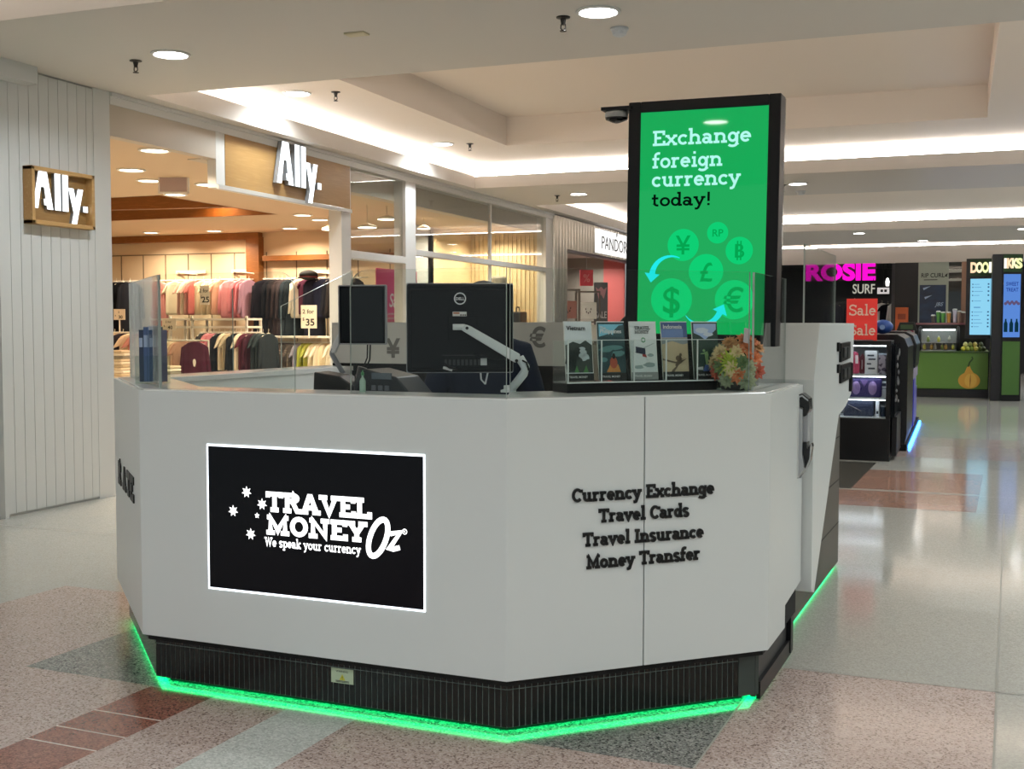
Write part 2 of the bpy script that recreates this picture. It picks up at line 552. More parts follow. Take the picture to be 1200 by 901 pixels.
inlay(-3.23, 7, 5.97, 5.975, 5, .0020)
inlay(1.36, 7, 6.92, 6.925, 5, .0020)
inlay(.655, .662, .02, 1.27, 5, .0022)
inlay(-6.0, -3.23, 2.6, 2.606, 5, .0020)
inlay(-6, 8, 13.3, 13.306, 5, .0020)
inlay(.3, 1.7, 9.8, 12.2, 1, .0008)
struct(fl, 'floor', [T_WHITE, T_PINK, T_GREY, T_BROWN, T_PALE, T_JOINT, T_DARK, T_JOINTW, T_FAR])

# ---- ceiling: flat soffits at 3.40 m, trays between them with lit coves
ce = MB()
ZS, ZL, ZT = 3.40, 3.57, 3.74
bands = [(-6.5, 2.6, 0), (5.9, 8.24, 0), (15.45, 17.98, 0), (25.0, 29.3, 0), (33.0, 36.0, 0)]
for y0, y1, mi in bands[:1] + bands[1:]:
    ce.box(-6.9, 12, y0, y1, ZS, ZL, 0)
ce.box(-6.9, -6.5, 2.6, 5.9, ZS, ZL, 0)
for y0, y1 in ((8.24, 15.45), (17.98, 25.0), (29.3, 33.0)):
    ce.box(-6.9, -6.5, y0, y1, ZS, ZL, 0)
    ce.box(9.0, 12, y0, y1, ZS, ZL, 0)
ce.box(9.0, 12, 2.6, 5.9, ZS, ZL, 0)
# tray lids (1.2 m wide border around an upper recess)
def lid(x0, x1, y0, y1, hx0, hx1, hy0, hy1):
    ce.box(x0, hx0, y0, y1, ZT, ZT + .05, 1)
    ce.box(hx1, x1, y0, y1, ZT, ZT + .05, 1)
    ce.box(hx0, hx1, y0, hy0, ZT, ZT + .05, 1)
    ce.box(hx0, hx1, hy1, y1, ZT, ZT + .05, 1)
    ce.box(hx0 - .05, hx0, hy0, hy1, ZT + .05, ZT + .36, 1)
    ce.box(hx1, hx1 + .05, hy0, hy1, ZT + .05, ZT + .36, 1)
    ce.box(hx0 - .05, hx1 + .05, hy0 - .05, hy0, ZT + .05, ZT + .36, 1)
    ce.box(hx0 - .05, hx1 + .05, hy1, hy1 + .05, ZT + .05, ZT + .36, 1)
    ce.box(hx0 - .05, hx1 + .05, hy0 - .05, hy1 + .05, ZT + .36, ZT + .40, 1)
lid(-7.0, 12, 7.8, 15.9, -5.45, .24, 9.45, 14.0)
lid(-7.0, 12, 17.5, 25.5, -5.4, -.5, 19.2, 20.3)
lid(-7.0, 12, 28.8, 33.5, 3.0, 6.0, 30.2, 32.0)
lid(-7.0, 12, 2.2, 6.3, -3.5, 2.0, 3.2, 5.2)
# outer walls of the coves
ce.box(-7.0, -6.9, 2.2, 33.5, ZS, ZT + .05, 1)
for y0, y1 in ((2.2, 6.3), (7.8, 15.9), (17.5, 25.5), (28.8, 33.5)):
    ce.box(-6.95, 12, y0 - .04, y0, ZL, ZT + .05, 1)
    ce.box(-6.95, 12, y1, y1 + .04, ZL, ZT + .05, 1)
ceiling = struct(ce, 'ceiling', [SOFFIT, CEIL])
lc = MB()
for y0, y1 in ((2.6, 5.9), (8.24, 15.45), (17.98, 25.0), (29.3, 33.0)):
    lc.box(-6.72, -6.67, y0 - .2, y1 + .2, ZL + .002, ZL + .03)
    lc.box(-6.72, 9.3, y0 - .22, y0 - .17, ZL + .002, ZL + .03)
    lc.box(-6.72, 9.3, y1 + .17, y1 + .22, ZL + .002, ZL + .03)
struct(lc, 'trim_1', LEDW)

# ---- storefront line X = -6.69 (left side of the mall)
XW = -6.69
wl = MB()
wl.box(-7.0, XW - .012, 1.0, 7.86, 0, 3.40, 1)
y = 1.0
while y < 7.78:
    wl.box(XW - .014, XW, y + .002, y + .103, .02, 3.385, 0)
    y += .105
wl.box(-7.0, XW + .004, 7.80, 8.0, 0, 3.40, 0)
wl.box(-7.0, XW + .14, 4.6, 7.04, 3.27, 3.40, 0)
wl.box(-7.0, XW + .05, 6.72, 6.76, 0, 3.27, 0)
struct(wl, 'wall_left', [mat('shiplap_white', 'cfcfcd', 0.5), mat('shiplap_gap', 'b2b1ae', 0.8)])
sf = MB()
sf.box(-6.80, XW, 8.0, 9.50, 3.04, 3.40, 1)
sf.box(-7.02, -6.86, 9.5, 19.06, 3.05, 3.30, 1)            # bulkhead over the entrance
sf.box(-7.0, XW + .01, 8.0, 19.42, 3.30, 3.40, 0)
sf.box(-7.0, XW + .03, 8.0, 19.42, 3.365, 3.40, 0)
sf.box(-6.86, XW, 11.93, 12.15, 0, 3.30, 0)           # lit pier
sf.box(-6.86, XW, 13.60, 13.90, 0, 3.30, 0)
sf.box(-6.86, XW, 19.06, 19.42, 0, 3.30, 0)
sf.box(-6.86, XW, 12.15, 13.60, 2.24, 2.33, 0)
sf.box(-6.80, XW, 13.90, 19.06, 2.37, 2.445, 0)
sf.box(-6.76, XW - .02, 16.57, 16.60, 0.2, 3.30, 0)
sf.box(-6.80, XW, 13.90, 19.06, 0, .18, 0)
struct(sf, 'trim_2', [ALU, mat('bulkhead_beige', 'bcb0a2', 0.6)], bevel=.004)
for i, (y0, y1, z0, z1) in enumerate(((12.15, 13.6, .0, 2.24), (12.15, 13.6, 2.33, 3.3), (13.9, 16.57, .18, 2.37), (16.6, 19.06, .18, 2.37), (13.9, 16.57, 2.445, 3.3), (16.6, 19.06, 2.445, 3.3))):
    struct(MB().box(-6.745, -6.735, y0, y1, z0, z1), 'window_%d' % (i + 1), GLASSW)

# ---- the clothes shop behind it
ROOMW = mat('shop_wall_cream', 'dcc5a4', 0.6)
ROOMC = mat('shop_ceiling_cream', 'cbb293', 0.7)
sh = MB()
sh.box(-24, -8.15, 17.5, 17.6, 0, 3.06, 0)
z0, z1 = 1.2, 2.72
for x in [-14.9 + .49 * i for i in range(7)] + [-11.3 + .6 * i for i in range(6)]:
    sh.box(x - .008, x + .008, 17.49, 17.5, .5, z1, 1)    # slotted uprights
sh.box(-15.2, -11.75, 17.488, 17.5, 2.715, 2.73, 1)
struct(sh, 'wall_back', [ROOMW, mat('slot_dark', '7a6a55', 0.6)])
sl2 = MB()
sl2.box(-8.15, -6.86, 19.2, 19.3, 0, 3.06, 0)
for i in range(16):
    sl2.box(-8.14 + i * .08, -8.08 + i * .08, 19.18, 19.2, 0, 3.06, 0)
sl2.box(-8.2, -8.15, 17.5, 19.3, 0, 3.06, 0)
sl2.box(-8.45, -8.2, 17.0, 17.5, 0, 3.06, 1)
struct(sl2, 'wall_partition', [noisy('oak_slats', ['ead6b0', 'e0c99e', 'f0dfbd'], 3.0, 0.55, stretch=(10, 10, 1)), mat('column_grey', 'b9bdbd', 0.6)])
struct(MB().box(-24, -23.9, 8, 17.5, 0, 3.06).box(-24, -7.0, 7.7, 7.8, 0, 3.06), 'wall_side', ROOMW)
sc2 = MB()
# shop ceiling with two raised timber-edged slots
sc2.box(-24, -6.81, 7.8, 9.5, 3.06, 3.14, 0)
sc2.box(-24, -7.01, 9.5, 12.05, 3.06, 3.14, 0)
sc2.box(-24, -7.01, 14.7, 19.3, 3.06, 3.14, 0)
sc2.box(-9.3, -7.01, 12.05, 14.7, 3.06, 3.14, 0)
sc2.box(-24, -9.3, 12.0, 14.8, 3.36, 3.4, 0)
sc2.box(-24, -9.3, 12.02, 12.06, 3.06, 3.36, 1)
sc2.box(-24, -9.3, 14.66, 14.71, 3.06, 3.36, 1)
sc2.box(-9.34, -9.29, 12.0, 14.7, 3.06, 3.36, 1)
sc2.prism([(-16, 12.9), (-9.3, 13.9), (-9.3, 14.05), (-16, 13.05)], 3.10, 3.36, 1)
struct(sc2, 'ceiling_shop', [ROOMC, WOODD])
fr = MB()
fr.box(-18, -11.38, 17.36, 17.5, 2.94, 3.06)
fr.box(-11.62, -11.36, 17.34, 17.5, 0, 2.98)
fr.box(-11.3, -8.5, 17.36, 17.5, 2.56, 2.65)
struct(fr, 'trim_3', WOODD, bevel=.004)

# ---- next shop: ribbed silver front
RIB = mat('ribbed_metal', 'c4bfb6', 0.22, metal=0.75)
rb = MB()
y = 19.45
while y < 27.0:
    hgt0 = 2.82 if y > 20.02 else 0.0
    M = Matrix.Translation((XW, y + .035, 0))
    rb.lathe([(.075, hgt0), (.075, 3.37)], 12, 0, M)
    y += .17
rb.box(-6.9, XW - .01, 19.42, 27.0, 2.82, 3.40, 0)
rb.box(-6.9, XW - .01, 19.42, 20.05, 0, 3.4, 0)
rb.box(-6.80, XW + .03, 20.05, 27.0, 2.78, 2.83, 1)
rb.box(-6.80, XW - .02, 20.05, 20.12, 0, 2.8, 1)
rb.box(-6.78, XW - .02, 24.55, 24.62, 0, 2.8, 1)
struct(rb, 'wall_jewellery', [RIB, mat('bronze_dark', '3a342e', 0.4, metal=0.5)])
PINK = mat('coral_pink_wall', 'e0706c', 0.55)
jw = MB()
jw.box(-7.42, -6.95, 25.0, 25.1, 0, 2.95, 0)
jw.box(-9.5, -7.42, 25.0, 25.1, 0, 2.95, 1)
jw.box(-9.6, -9.5, 19.5, 27.4, 0, 2.95, 1)
jw.box(-9.5, -8.0, 23.9, 24.0, 0, 2.95, 1)
jw.box(-9.6, -6.9, 19.5, 27.4, 2.95, 3.0, 2)
struct(jw, 'wall_pink', [PINK, mat('jewel_back', 'a89e93', 0.6), mat('jewel_ceil', 'cbbdb3', 0.7)])

# ---- far end of the mall: dark surf shop front below a header
fe = MB()
fe.box(-6.9, 12, 32.99, 33.2, 3.12, 3.565, 0)
fe.box(-6.9, 12, 38.0, 38.2, 0, 3.4, 1)
fe.box(-6.9, 12, 33.2, 38.2, 3.2, 3.25, 1)
fe.box(-1.75, -1.65, 33.25, 33.9, 0, 3.2, 2)
fe.box(.02, .24, 32.95, 33.2, 0, 3.12, 3)
fe.box(-.98, .02, 33.04, 33.10, 2.62, 2.68, 4)
fe.box(-.98, .02, 33.04, 33.10, 2.84, 2.92, 4)
fe.box(-1.65, -1.0, 33.05, 33.12, 0, 3.12, 1)
struct(fe, 'wall_far', [SOFFIT, mat('surf_dark', '17181b', 0.5), mat('surf_grey', '4b4a4d', 0.6), mat('bronze_post', '8d6f5c', 0.35, metal=.4), mat('window_bar', 'b9bfb9', .4)], )
struct(MB().box(-.98, .02, 33.11, 33.12, 0, 3.12), 'window_7', GLASSW)
struct(MB().box(11.9, 12.0, -6, 48, 0, 3.4), 'wall_right', mat('far_wall_grey', 'b4aea6', 0.7))

# ================================================================== LAMPS
def disk_light(name, loc, watts, col, r, spread=150):
    ld = bpy.data.lights.new(name, 'AREA')
    ld.shape = 'DISK'
    ld.size = r * 2
    ld.energy = watts
    ld.color = col
    ld.spread = radians(spread)
    o = bpy.data.objects.new(name, ld)
    COL.objects.link(o)
    o.location = loc
    return o
def make_downlight(lab, group, lens, watts, col, r):
    t = thing('ceiling_light', lab, 'ceiling light', group=group)
    MB().lathe([(r * 1.0, .0), (r * 1.22, .0), (r * 1.22, -.010), (r * 1.06, -.014), (r * 1.0, -.004)], 28).build('trim_ring', WHITE, t, smooth=False)
    MB().disc((0, 0, -.006), r, 28, th=.004).build('diffuser', lens, t)
    return t
dl0 = None
def downlight(x, y, z, lab, watts=DOWN_W, r=.115, lit=True, group=None):
    global dl0
    if dl0 is None:
        dl0 = make_downlight(lab, group, LAMP, watts, WHITE_LED, r)
        dl0.location = (x, y, z)
    else:
        dup(dl0, (x, y, z), 0, lab)
    if lit:
        disk_light('downlight', (x, y, z - .012), watts, WHITE_LED, r)
downlight(-5.337, 7.046, 3.40, 'round ceiling light in the near soffit above the white boarded wall')
downlight(-2.135, 7.054, 3.40, 'round ceiling light in the near soffit straight above the counter')
downlight(-6.15, 10.10, ZT, 'round ceiling light in the raised ceiling above the wooden shop sign')
downlight(-6.14, 13.55, ZT, 'round ceiling light in the raised ceiling above the shop windows')
downlight(-5.325, 16.62, 3.40, 'round ceiling light in the middle soffit left of the green sign')
downlight(-2.121, 16.51, 3.40, 'round ceiling light in the middle soffit right of the green sign')
downlight(-2.03, 25.8, 3.40, 'small far ceiling light above the tall clear sheet')
downlight(1.17, 25.8, 3.40, 'small far ceiling light at the right edge of the far soffit')
downlight(-.83, 28.6, 3.40, 'farthest small ceiling light before the surf shop')
# unseen lamps without fittings, some added only to brighten the counter and juice bar
for x, y, z, k in ((1.1, 7.05, 3.4, 1.4), (4.3, 7.05, 3.4, 1.6), (1.1, 16.5, 3.4, 2.2), (4.3, 16.5, 3.4, 2.2), (1.2, 21.5, ZT, 2.0), (4.3, 21.5, ZT, 2.0), (1.2, 11.8, ZT, 2), (4.3, 11.8, ZT, 2), (-5.2, 1.0, 3.4, .6), (-2.1, 1.0, 3.4, .9), (1.1, 1.0, 3.4, 1.5), (-5.2, -2.5, 3.4, .9), (-5.2, -1.3, 3.4, 1.0), (1.1, -2.5, 3.4, 1.5), (4.3, 1, 3.4, 2.4), (4.3, -2.5, 3.4, 2.2), (7.0, 4.0, ZT, 2.0), (4.3, 25.8, 3.4, 2.4), (2.6, 29, 3.4, 2), (-5.2, 25.8, 3.4, 1), (3.0, 4.2, ZT, 1.6)):
    disk_light('downlight', (x, y, z - .012), DOWN_W * k, WHITE_LED, .115)

downlight(-2.70, -1.30, 3.40, 'ceiling light behind the viewpoint, mirrored in the top of the green sign')

# warm shop downlights
sl0 = None
SHOPL = [(-6.95, 8.92, 'nearest, just inside the entrance'), (-8.05, 9.95, 'second, left of the square vent'), (-8.45, 10.75, 'below the square vent'), (-8.07, 11.29, 'left of the wooden sign'),
         (-9.05, 12.0, 'under the corner of the wooden sign'), (-9.0, 14.9, 'under the middle of the wooden sign'), (-9.148, 15.644, 'beside the lit pier'),
         (-10.418, 16.844, 'above the dark coats'), (-13.156, 16.753, 'by the left end of the back wall'), (-11.911, 16.836, 'by the timber post of the back wall')]
for i, (x, y, where) in enumerate(SHOPL):
    lab = 'warm round shop ceiling light, ' + where
    if sl0 is None:
        sl0 = make_downlight(lab, None, LAMPW, SHOP_W, WARM_LED, .12)
        sl0.location = (x, y, 3.06)
    else:
        dup(sl0, (x, y, 3.06), 0, lab)
    disk_light('shop_downlight', (x, y, 3.045), SHOP_W, WARM_LED, .12)
for x, y in ((-14.6, 14.9), (-15, 11), (-12, 9.5), (-11, 11.2), (-7.6, 17.5), (-7.7, 14.6), (-17, 16.5), (-7.5, 18.6), (-7.6, 16.2)):  # lamps without fittings; those by the slatted wall added to brighten it
    disk_light('shop_downlight', (x, y, 3.045), SHOP_W, WARM_LED, .12)
disk_light('slot_light', (-13.0, 14.4, 3.34), 12, (1, .62, .3), .1)
disk_light('slot_light', (-10.2, 14.4, 3.34), 12, (1, .62, .3), .1)
disk_light('slot_light', (-15.6, 12.4, 3.34), 12, (1, .62, .3), .1)
for x, y in ((-7.6, 21.0), (-7.8, 22.6), (-7.4, 24.2)):
    disk_light('jewellery_downlight', (x, y, 2.94), 24, (1, .93, .86), .12)
for x, y in ((-3, 35), (0, 35), (3, 35)):
    disk_light('surf_shop_downlight', (x, y, 3.19), 34, (1, .97, .95), .1)

# small ceiling fittings
def sprinkler(x, y, z, lab):
    t = thing('sprinkler_head', lab, 'sprinkler', (x, y, z))
    MB().lathe([(.045, 0), (.045, -.006), (.02, -.012), (.012, -.05), (.004, -.05)], 12).build('escutcheon', mat('sprinkler_dark', '2a2624', .4, metal=.4), t)
    mb = MB()
    mb.tube([(-.014, 0, -.045), (-.016, 0, -.07), (0, 0, -.085)], .004, 6)
    mb.tube([(.014, 0, -.045), (.016, 0, -.07), (0, 0, -.085)], .004, 6)
    mb.disc((0, 0, -.09), .022, 12)
    mb.build('deflector', MATS['sprinkler_dark'], t)
sprinkler(-5.715, 7.133, 3.40, 'dark sprinkler head beside the near left ceiling light')
sprinkler(-2.383, 7.11, 3.40, 'metal sprinkler head beside the ceiling light above the counter')
sprinkler(-5.77, 10.19, ZT, 'sprinkler head in the raised ceiling nearest the wooden shop sign')
sprinkler(-5.82, 13.67, ZT, 'sprinkler head in the raised ceiling over the shop windows')
sprinkler(-5.695, 16.726, 3.40, 'sprinkler head in the middle soffit left of the green sign')
sprinkler(-2.33, 16.6, 3.40, 'sprinkler head in the middle soffit right of the green sign')
def detector(x, y, z, lab, r=.05):
    t = thing('smoke_detector', lab, 'smoke detector', (x, y, z))
    MB().lathe([(r * 1.2, 0), (r * 1.2, -.012), (r, -.02), (r * .9, -.045), (r * .5, -.055)], 16).build('housing', mat('detector_white', 'c9ccd0', .4), t)
    MB().lathe([(r * .92, -.028), (r * .92, -.036), (r * .85, -.036)], 16).build('slot_ring', DGREY, t)
detector(-2.125, 7.505, 3.40, 'white smoke detector just beyond the light above the counter')
detector(-2.2, 17.45, 3.40, 'grey smoke detector beyond the middle soffit light', .06)
t = thing('access_plate', 'small flat cream plate on the near soffit between the two ceiling lights', 'ceiling plate', (-3.803, 7.004, 3.40))
MB().box(-.075, .075, -.045, .045, -.012, 0).build('plate', mat('plate_cream', 'cbbf9f', .5), t, bevel=.003)
MB().box(-.06, .06, -.03, .03, -.014, -.012).build('plate_face', mat('plate_cream2', 'd3c8aa', .5), t)

# ================================================================== THE CURRENCY COUNTER
kio = thing('currency_counter', 'white faceted currency exchange counter on a black tiled plinth', 'counter', KO, KR)
ZB, ZC = .213, 1.197
L1, CH, DEP = 1.59, .757, 3.05          # front width, chamfer leg, depth
CA, CB = .83, .78                        # left chamfer legs
q2 = sqrt(.5)
def off(o):
    """outline of the open-backed counter pulled in by o (front, chamfers and sides)"""
    k = o * tan(radians(22.5))
    return [(-L1 - CA + o, DEP), (-L1 - CA + o, CB + k), (-L1 + k, o), (-k, o), (CH - o, CH + k), (CH - o, 1.5)]
def shell(o0, o1, z0, z1, mb, mi=0, i0=0, i1=5):
    """wall between two inset outlines"""
    A, B = off(o0), off(o1)
    for i in range(i0, i1):
        mb.prism([A[i], A[i + 1], B[i + 1], B[i]], z0, z1, mi)
# cladding panels
P0 = off(0)
def panel(name, a, b, z0=ZB, z1=ZC - .004, th=.018, mater=LAMINATE, poly=None):
    """upright cladding sheet from a to b seen from outside with a at the left; poly = outline in (along, z)"""
    a, b = Vector((a[0], a[1], 0)), Vector((b[0], b[1], 0))
    M = frame(a, b - a)
    n = (b - a).length
    pl = poly(n) if poly else [(0, z0), (n, z0), (n, z1), (0, z1)]
    return MB().prism(pl, -th, 0, 0, M).build(name, mater, kio, bevel=.0015)
panel('front_panel', P0[2], P0[3])
mid = (CH / 2, CH / 2)
g = .0016
panel('service_panel', P0[3], (mid[0] - g, mid[1] - g))
panel('service_panel', (mid[0] + g, mid[1] + g), P0[4])
panel('side_panel', P0[4], (CH, 1.5), poly=lambda n: [(0, ZB), (.36, ZB), (.36, .305), (n, .33), (n, ZC - .004), (0, ZC - .004)])
LW = (-L1 - CA, CB)
panel('rate_panel', LW, P0[2])
panel('side_panel', (-L1 - CA, DEP), LW)
# inner core so that nothing shows through the joints
cr = MB()
shell(.022, .06, .19, ZC - .03, cr)
cr.build('core', mat('core_black', '101010', .8), kio)
ib = MB()
shell(.06, .24, 1.13, ZC - .029, ib)
ib.build('ledge_underside', LAMINATE, kio)
# ledge
lt = MB()
shell(.019, .25, ZC - .028, ZC, lt)
lt.prism([(-.104, .25), (CH - .25, CH + .104), (CH - .42, CH + .10), (-.17, .42)], ZC - .028, ZC - .0005)
lt.build('ledge_top', SOLID, kio, bevel=.003)
inn = MB()
shell(.22, .24, .03, 1.13, inn)
inn.build('inner_lining', LAMINATE, kio)
# working desk inside
dk = MB()
for i in range(0, 5):
    A, B = off(.24), off(.80)
    if i in (1, 2, 3):
        dk.prism([A[i], A[i + 1], B[i + 1], B[i]], 1.03, 1.06)
    elif i == 0:
        dk.prism([(A[0][0], 3.0), A[1], B[1], (B[0][0], 3.0)], 1.03, 1.06)
dk.build('desk_top', mat('desk_white', 'd8d4cc', .3), kio)
# plinth: vertical black tiles on grout, on the three front faces
TILE = mat('black_glazed_tile', '0d1210', 0.16, spec=.5)
GROUT = mat('grey_green_grout', '97a59e', 0.7)
pf = MB()
shell(.056, .12, .03, .215, pf, 1, 1, 5)
A = off(.052)
for i, (a, b) in enumerate(((A[1], A[2]), (A[2], A[3]), (A[3], A[4]))):
    a, b = Vector((a[0], a[1], 0)), Vector((b[0], b[1], 0))
    M = frame(a, b - a)
    n = (b - a).length
    if i == 2:
        n -= .075
    c = max(1, round(n / .0237))
    wdt = n / c
    for k in range(c):
        pf.box(k * wdt + .002, (k + 1) * wdt - .002, .032, .1655, -.003, 0, 0, M)
        pf.box(k * wdt + .002, (k + 1) * wdt - .002, .169, .213, -.003, 0, 0, M)
    if i == 2:
        pf.box(n, n + .09, .03, .215, -.02, .001, 2, M)
pf.build('tiled_plinth', [TILE, GROUT, mat('plinth_grey', '3b4440', .4)], kio)
rp = MB()
rp.box(CH - .07, CH - .05, CH + .02, 1.5, .02, .33, 0)
rp.box(CH - .05, CH - .035, CH + .04, 1.5, .008, .075, 1)
rp.box(CH - .06, CH - .03, 1.44, 1.50, .02, .33, 1)
rp.build('side_plinth', [mat('plinth_dark', '26292a', .45), BLACK], kio)
ft = MB()
shell(.11, .20, 0, .03, ft, 0, 0, 5)
ft.build('foot_rail', BLACKM, kio)
ls = MB()
shell(.074, .118, .0234, .0295, ls, 0, 0, 5)
ls.build('light_strip', LEDG, kio)['label'] = 'green light strip under the plinth'
st = MB().box(0, .097, 0, .056, 0, .001, 0)
Ms = frame((-.742, .0515, .109), (1, 0, 0))
stk = MB().box(0, .097, 0, .056, 0, .0015, 0, Ms).build('warning_sticker', mat('sticker_pale', 'b9c7a9', .5), kio)
stk['label'] = 'pale green electrical warning sticker'
mb = MB()
mb.add([(.036, .012, .002), (.062, .012, .002), (.049, .036, .002)], [(0, 1, 2)], 0, Ms)
mb.build('warning_triangle', mat('sticker_yellow', 'c9c23a', .5), stk)
mb = MB()
v, f = sans('WARNING', .011, .0004)
mb.add(v, f, 0, Ms @ Matrix.Translation((.048, .041, .0015)))
v, f = sans('!', .018, .0004, .01)
mb.add(v, f, 0, Ms @ Matrix.Translation((.049, .0145, .002)))
for z in (.004, .008):
    mb.box(.02, .078, z, z + .0022, .0015, .0019, 0, Ms)
mb.build('warning_print', BLACKM, stk)

# recessed display on the front
scr = MB()
SX0, SX1, SZ0, SZ1 = -1.262, -.315, .428, .993
Mf = frame((0, -.0015, 0), (1, 0, 0))
disp = MB().box(SX0 + .008, SX1 - .006, SZ0 + .008, SZ1 - .008, -.010, .002, 0, Mf).build('display_screen', mat('screen_black', '06070f', .2, spec=.22), kio)
disp['label'] = 'black landscape display screen with white logo'
rim = MB()
for a in ((SX0, SX0 + .008, SZ0, SZ1), (SX1 - .006, SX1, SZ0, SZ1), (SX0, SX1, SZ0, SZ0 + .008), (SX0, SX1, SZ1 - .008, SZ1)):
    rim.box(a[0], a[1], a[2], a[3], -.008, .001, 0, Mf)
rim.build('glowing_rim', glow('screen_rim', (.86, .92, 1.0), 2.6), disp)
LOGO = glow('logo_white', (1, 1, 1), 2.2)
mb = MB()
def put(mb, vf, x, z, M=Mf, mi=0, d=.002):
    mb.add(vf[0], vf[1], mi, M @ Matrix.Translation((x, z, d)))
put(mb, slab('TRAVEL', .077, .84, .0008, fit=.450, align='LEFT', track=.5), -.986, .747)
put(mb, slab('MONEY', .076, .84, .0008, fit=.430, align='LEFT', track=.5), -.986, .660)
put(mb, slab('We speak your currency', .035, .56, .0008, fit=.418, align='LEFT'), -.996, .615)
mb.build('logo_lettering', LOGO, disp)
mb = MB()
# brush-script "Oz"
def stroke(mb, pts, h, M=Mf, d=.002, mi=0):
    rbn = ribbon(pts, h)
    vs = [(p.x, p.y, d + .0008) for lr in rbn for p in lr]
    mb.add(vs, [(2 * i, 2 * i + 1, 2 * i + 3, 2 * i + 2) for i in range(len(rbn) - 1)], mi, M)
ov = [(-.505 + .034 * cos(a) + .022 * sin(a), .682 + .068 * sin(a)) for a in [radians(t) for t in range(0, 361, 15)]]
stroke(mb, ov, .0105)
stroke(mb, [(-.455, .700), (-.414, .708), (-.458, .648), (-.443, .645), (-.416, .653)], .009)
mb.build('logo_script', LOGO, disp)
mb = MB()
stroke(mb, [(-.396 + .009 * cos(radians(t)), .712 + .009 * sin(radians(t))) for t in range(0, 361, 24)], .0015)
put(mb, sans('R', .011, .0005, .01), -.396, .7082)
mb.build('registered_mark', LOGO, disp)
for x, z, r in ((-1.077, .816, .023), (-1.140, .740, .023), (-1.007, .774, .023), (-1.030, .729, .012), (-1.060, .656, .023)):
    mb = MB()
    n = 5 if r < .02 else 7
    pts = [(x + (r if k % 2 == 0 else r * .5) * sin(pi * k / n), z + (r if k % 2 == 0 else r * .5) * cos(pi * k / n), .0025) for k in range(2 * n)]
    mb.add(pts + [(x, z, .0025)], [(k, (k + 1) % (2 * n), 2 * n) for k in range(2 * n)], 0, Mf)
    mb.build('logo_star', LOGO, disp)
# raised black lettering on the service panel
Mc = frame((CH / 2, CH / 2, 0), (1, 1, 0))
RAISED = mat('raised_black_letter', '060607', .45)
for s, z, fit in (('Currency Exchange', .826, .577), ('Travel Cards', .748, .366), ('Travel Insurance', .666, .490), ('Money Transfer', .585, .462)):
    mb = MB()
    put(mb, slab(s, .050, .74, .007, fit=fit), 0, z, Mc, d=0)
    mb.build('raised_lettering', RAISED, kio)
Ml = frame((-L1 - CA, CB, 0), (CA, -CB, 0))
for ch, x in zip('RATE', (.275, .50, .685, .83)):
    mb = MB()
    put(mb, slab(ch, .108, .95, .006, fit=.125), x, .708, Ml, d=0)
    mb.build('rate_letter', RAISED, kio)

# ---- tall cabinet behind the right side
tc_ = thing('tall_cabinet', 'tall white angled cabinet with black wall sockets behind the counter', 'cabinet', KO, KR)
S0, S1 = .46, .80
def side_prism(mb, poly, s0, s1, mi=0):
    """polygon (t, z) on the side plane extruded along s"""
    M = Matrix(((0, 0, 1, 0), (1, 0, 0, 0), (0, 1, 0, 0), (0, 0, 0, 1)))
    mb.prism(poly, s0, s1, mi, M)
wb = MB()
side_prism(wb, [(1.52, .28), (1.60, .26), (2.33, 1.00), (2.60, 1.03), (2.80, 1.08), (2.87, 1.16), (2.89, 1.46), (1.67, 1.46), (1.52, 1.213)], S0, S1)
wb.build('cabinet_body', LAMINATE, tc_, bevel=.002)
gb = MB()
side_prism(gb, [(1.60, .02), (3.56, .02), (3.56, .92), (2.85, .96), (1.60, .96)], S0 + .02, .645, 0)
for z in (.26, .52, .78):
    side_prism(gb, [(1.60, z), (3.56, z), (3.56, z + .006), (1.60, z + .006)], .644, .647, 1)
gb.build('tiled_base', [mat('base_olive_tile', '4a4740', .45), mat('base_joint', '302e2a', .7)], tc_)
MB().box(S0 + .05, .56, 1.65, 3.5, 0, .03).build('foot', BLACKM, tc_)
MB().box(.57, .625, 1.64, 3.52, .0165, .0195).build('light_strip', LEDG, tc_)
for i, (t0, t1, za, zb) in enumerate(((2.30, 2.66, 1.266, 1.36), (2.31, 2.72, 1.160, 1.252))):
    so = MB()
    side_prism(so, [(t0, za), (t1, za + .012), (t1, zb + .004), (t0, zb)], S1, S1 + .012)
    so = so.build('socket_plate', BLACK, tc_, bevel=.002)
    m2 = MB()
    for tt in (t0 + .06, t0 + .20):
        side_prism(m2, [(tt, za + .02), (tt + .10, za + .022), (tt + .10, zb - .02), (tt, zb - .022)], S1 + .012, S1 + .02)
    m2.build('socket_insert', DGREY, so)
    m3 = MB()
    side_prism(m3, [(t0 - .08, za + .055), (t0 - .04, za + .055), (t0 - .04, zb + .005), (t0 - .08, zb + .005)], S1, S1 + .012)
    m3.build('switch_block', BLACK, so)
hk = MB()
side_prism(hk, [(2.70, 1.10), (2.74, 1.11), (2.75, 1.25), (2.71, 1.25)], S1 + .0, S1 + .015)
hk.build('cable_drop', BLACK, tc_)
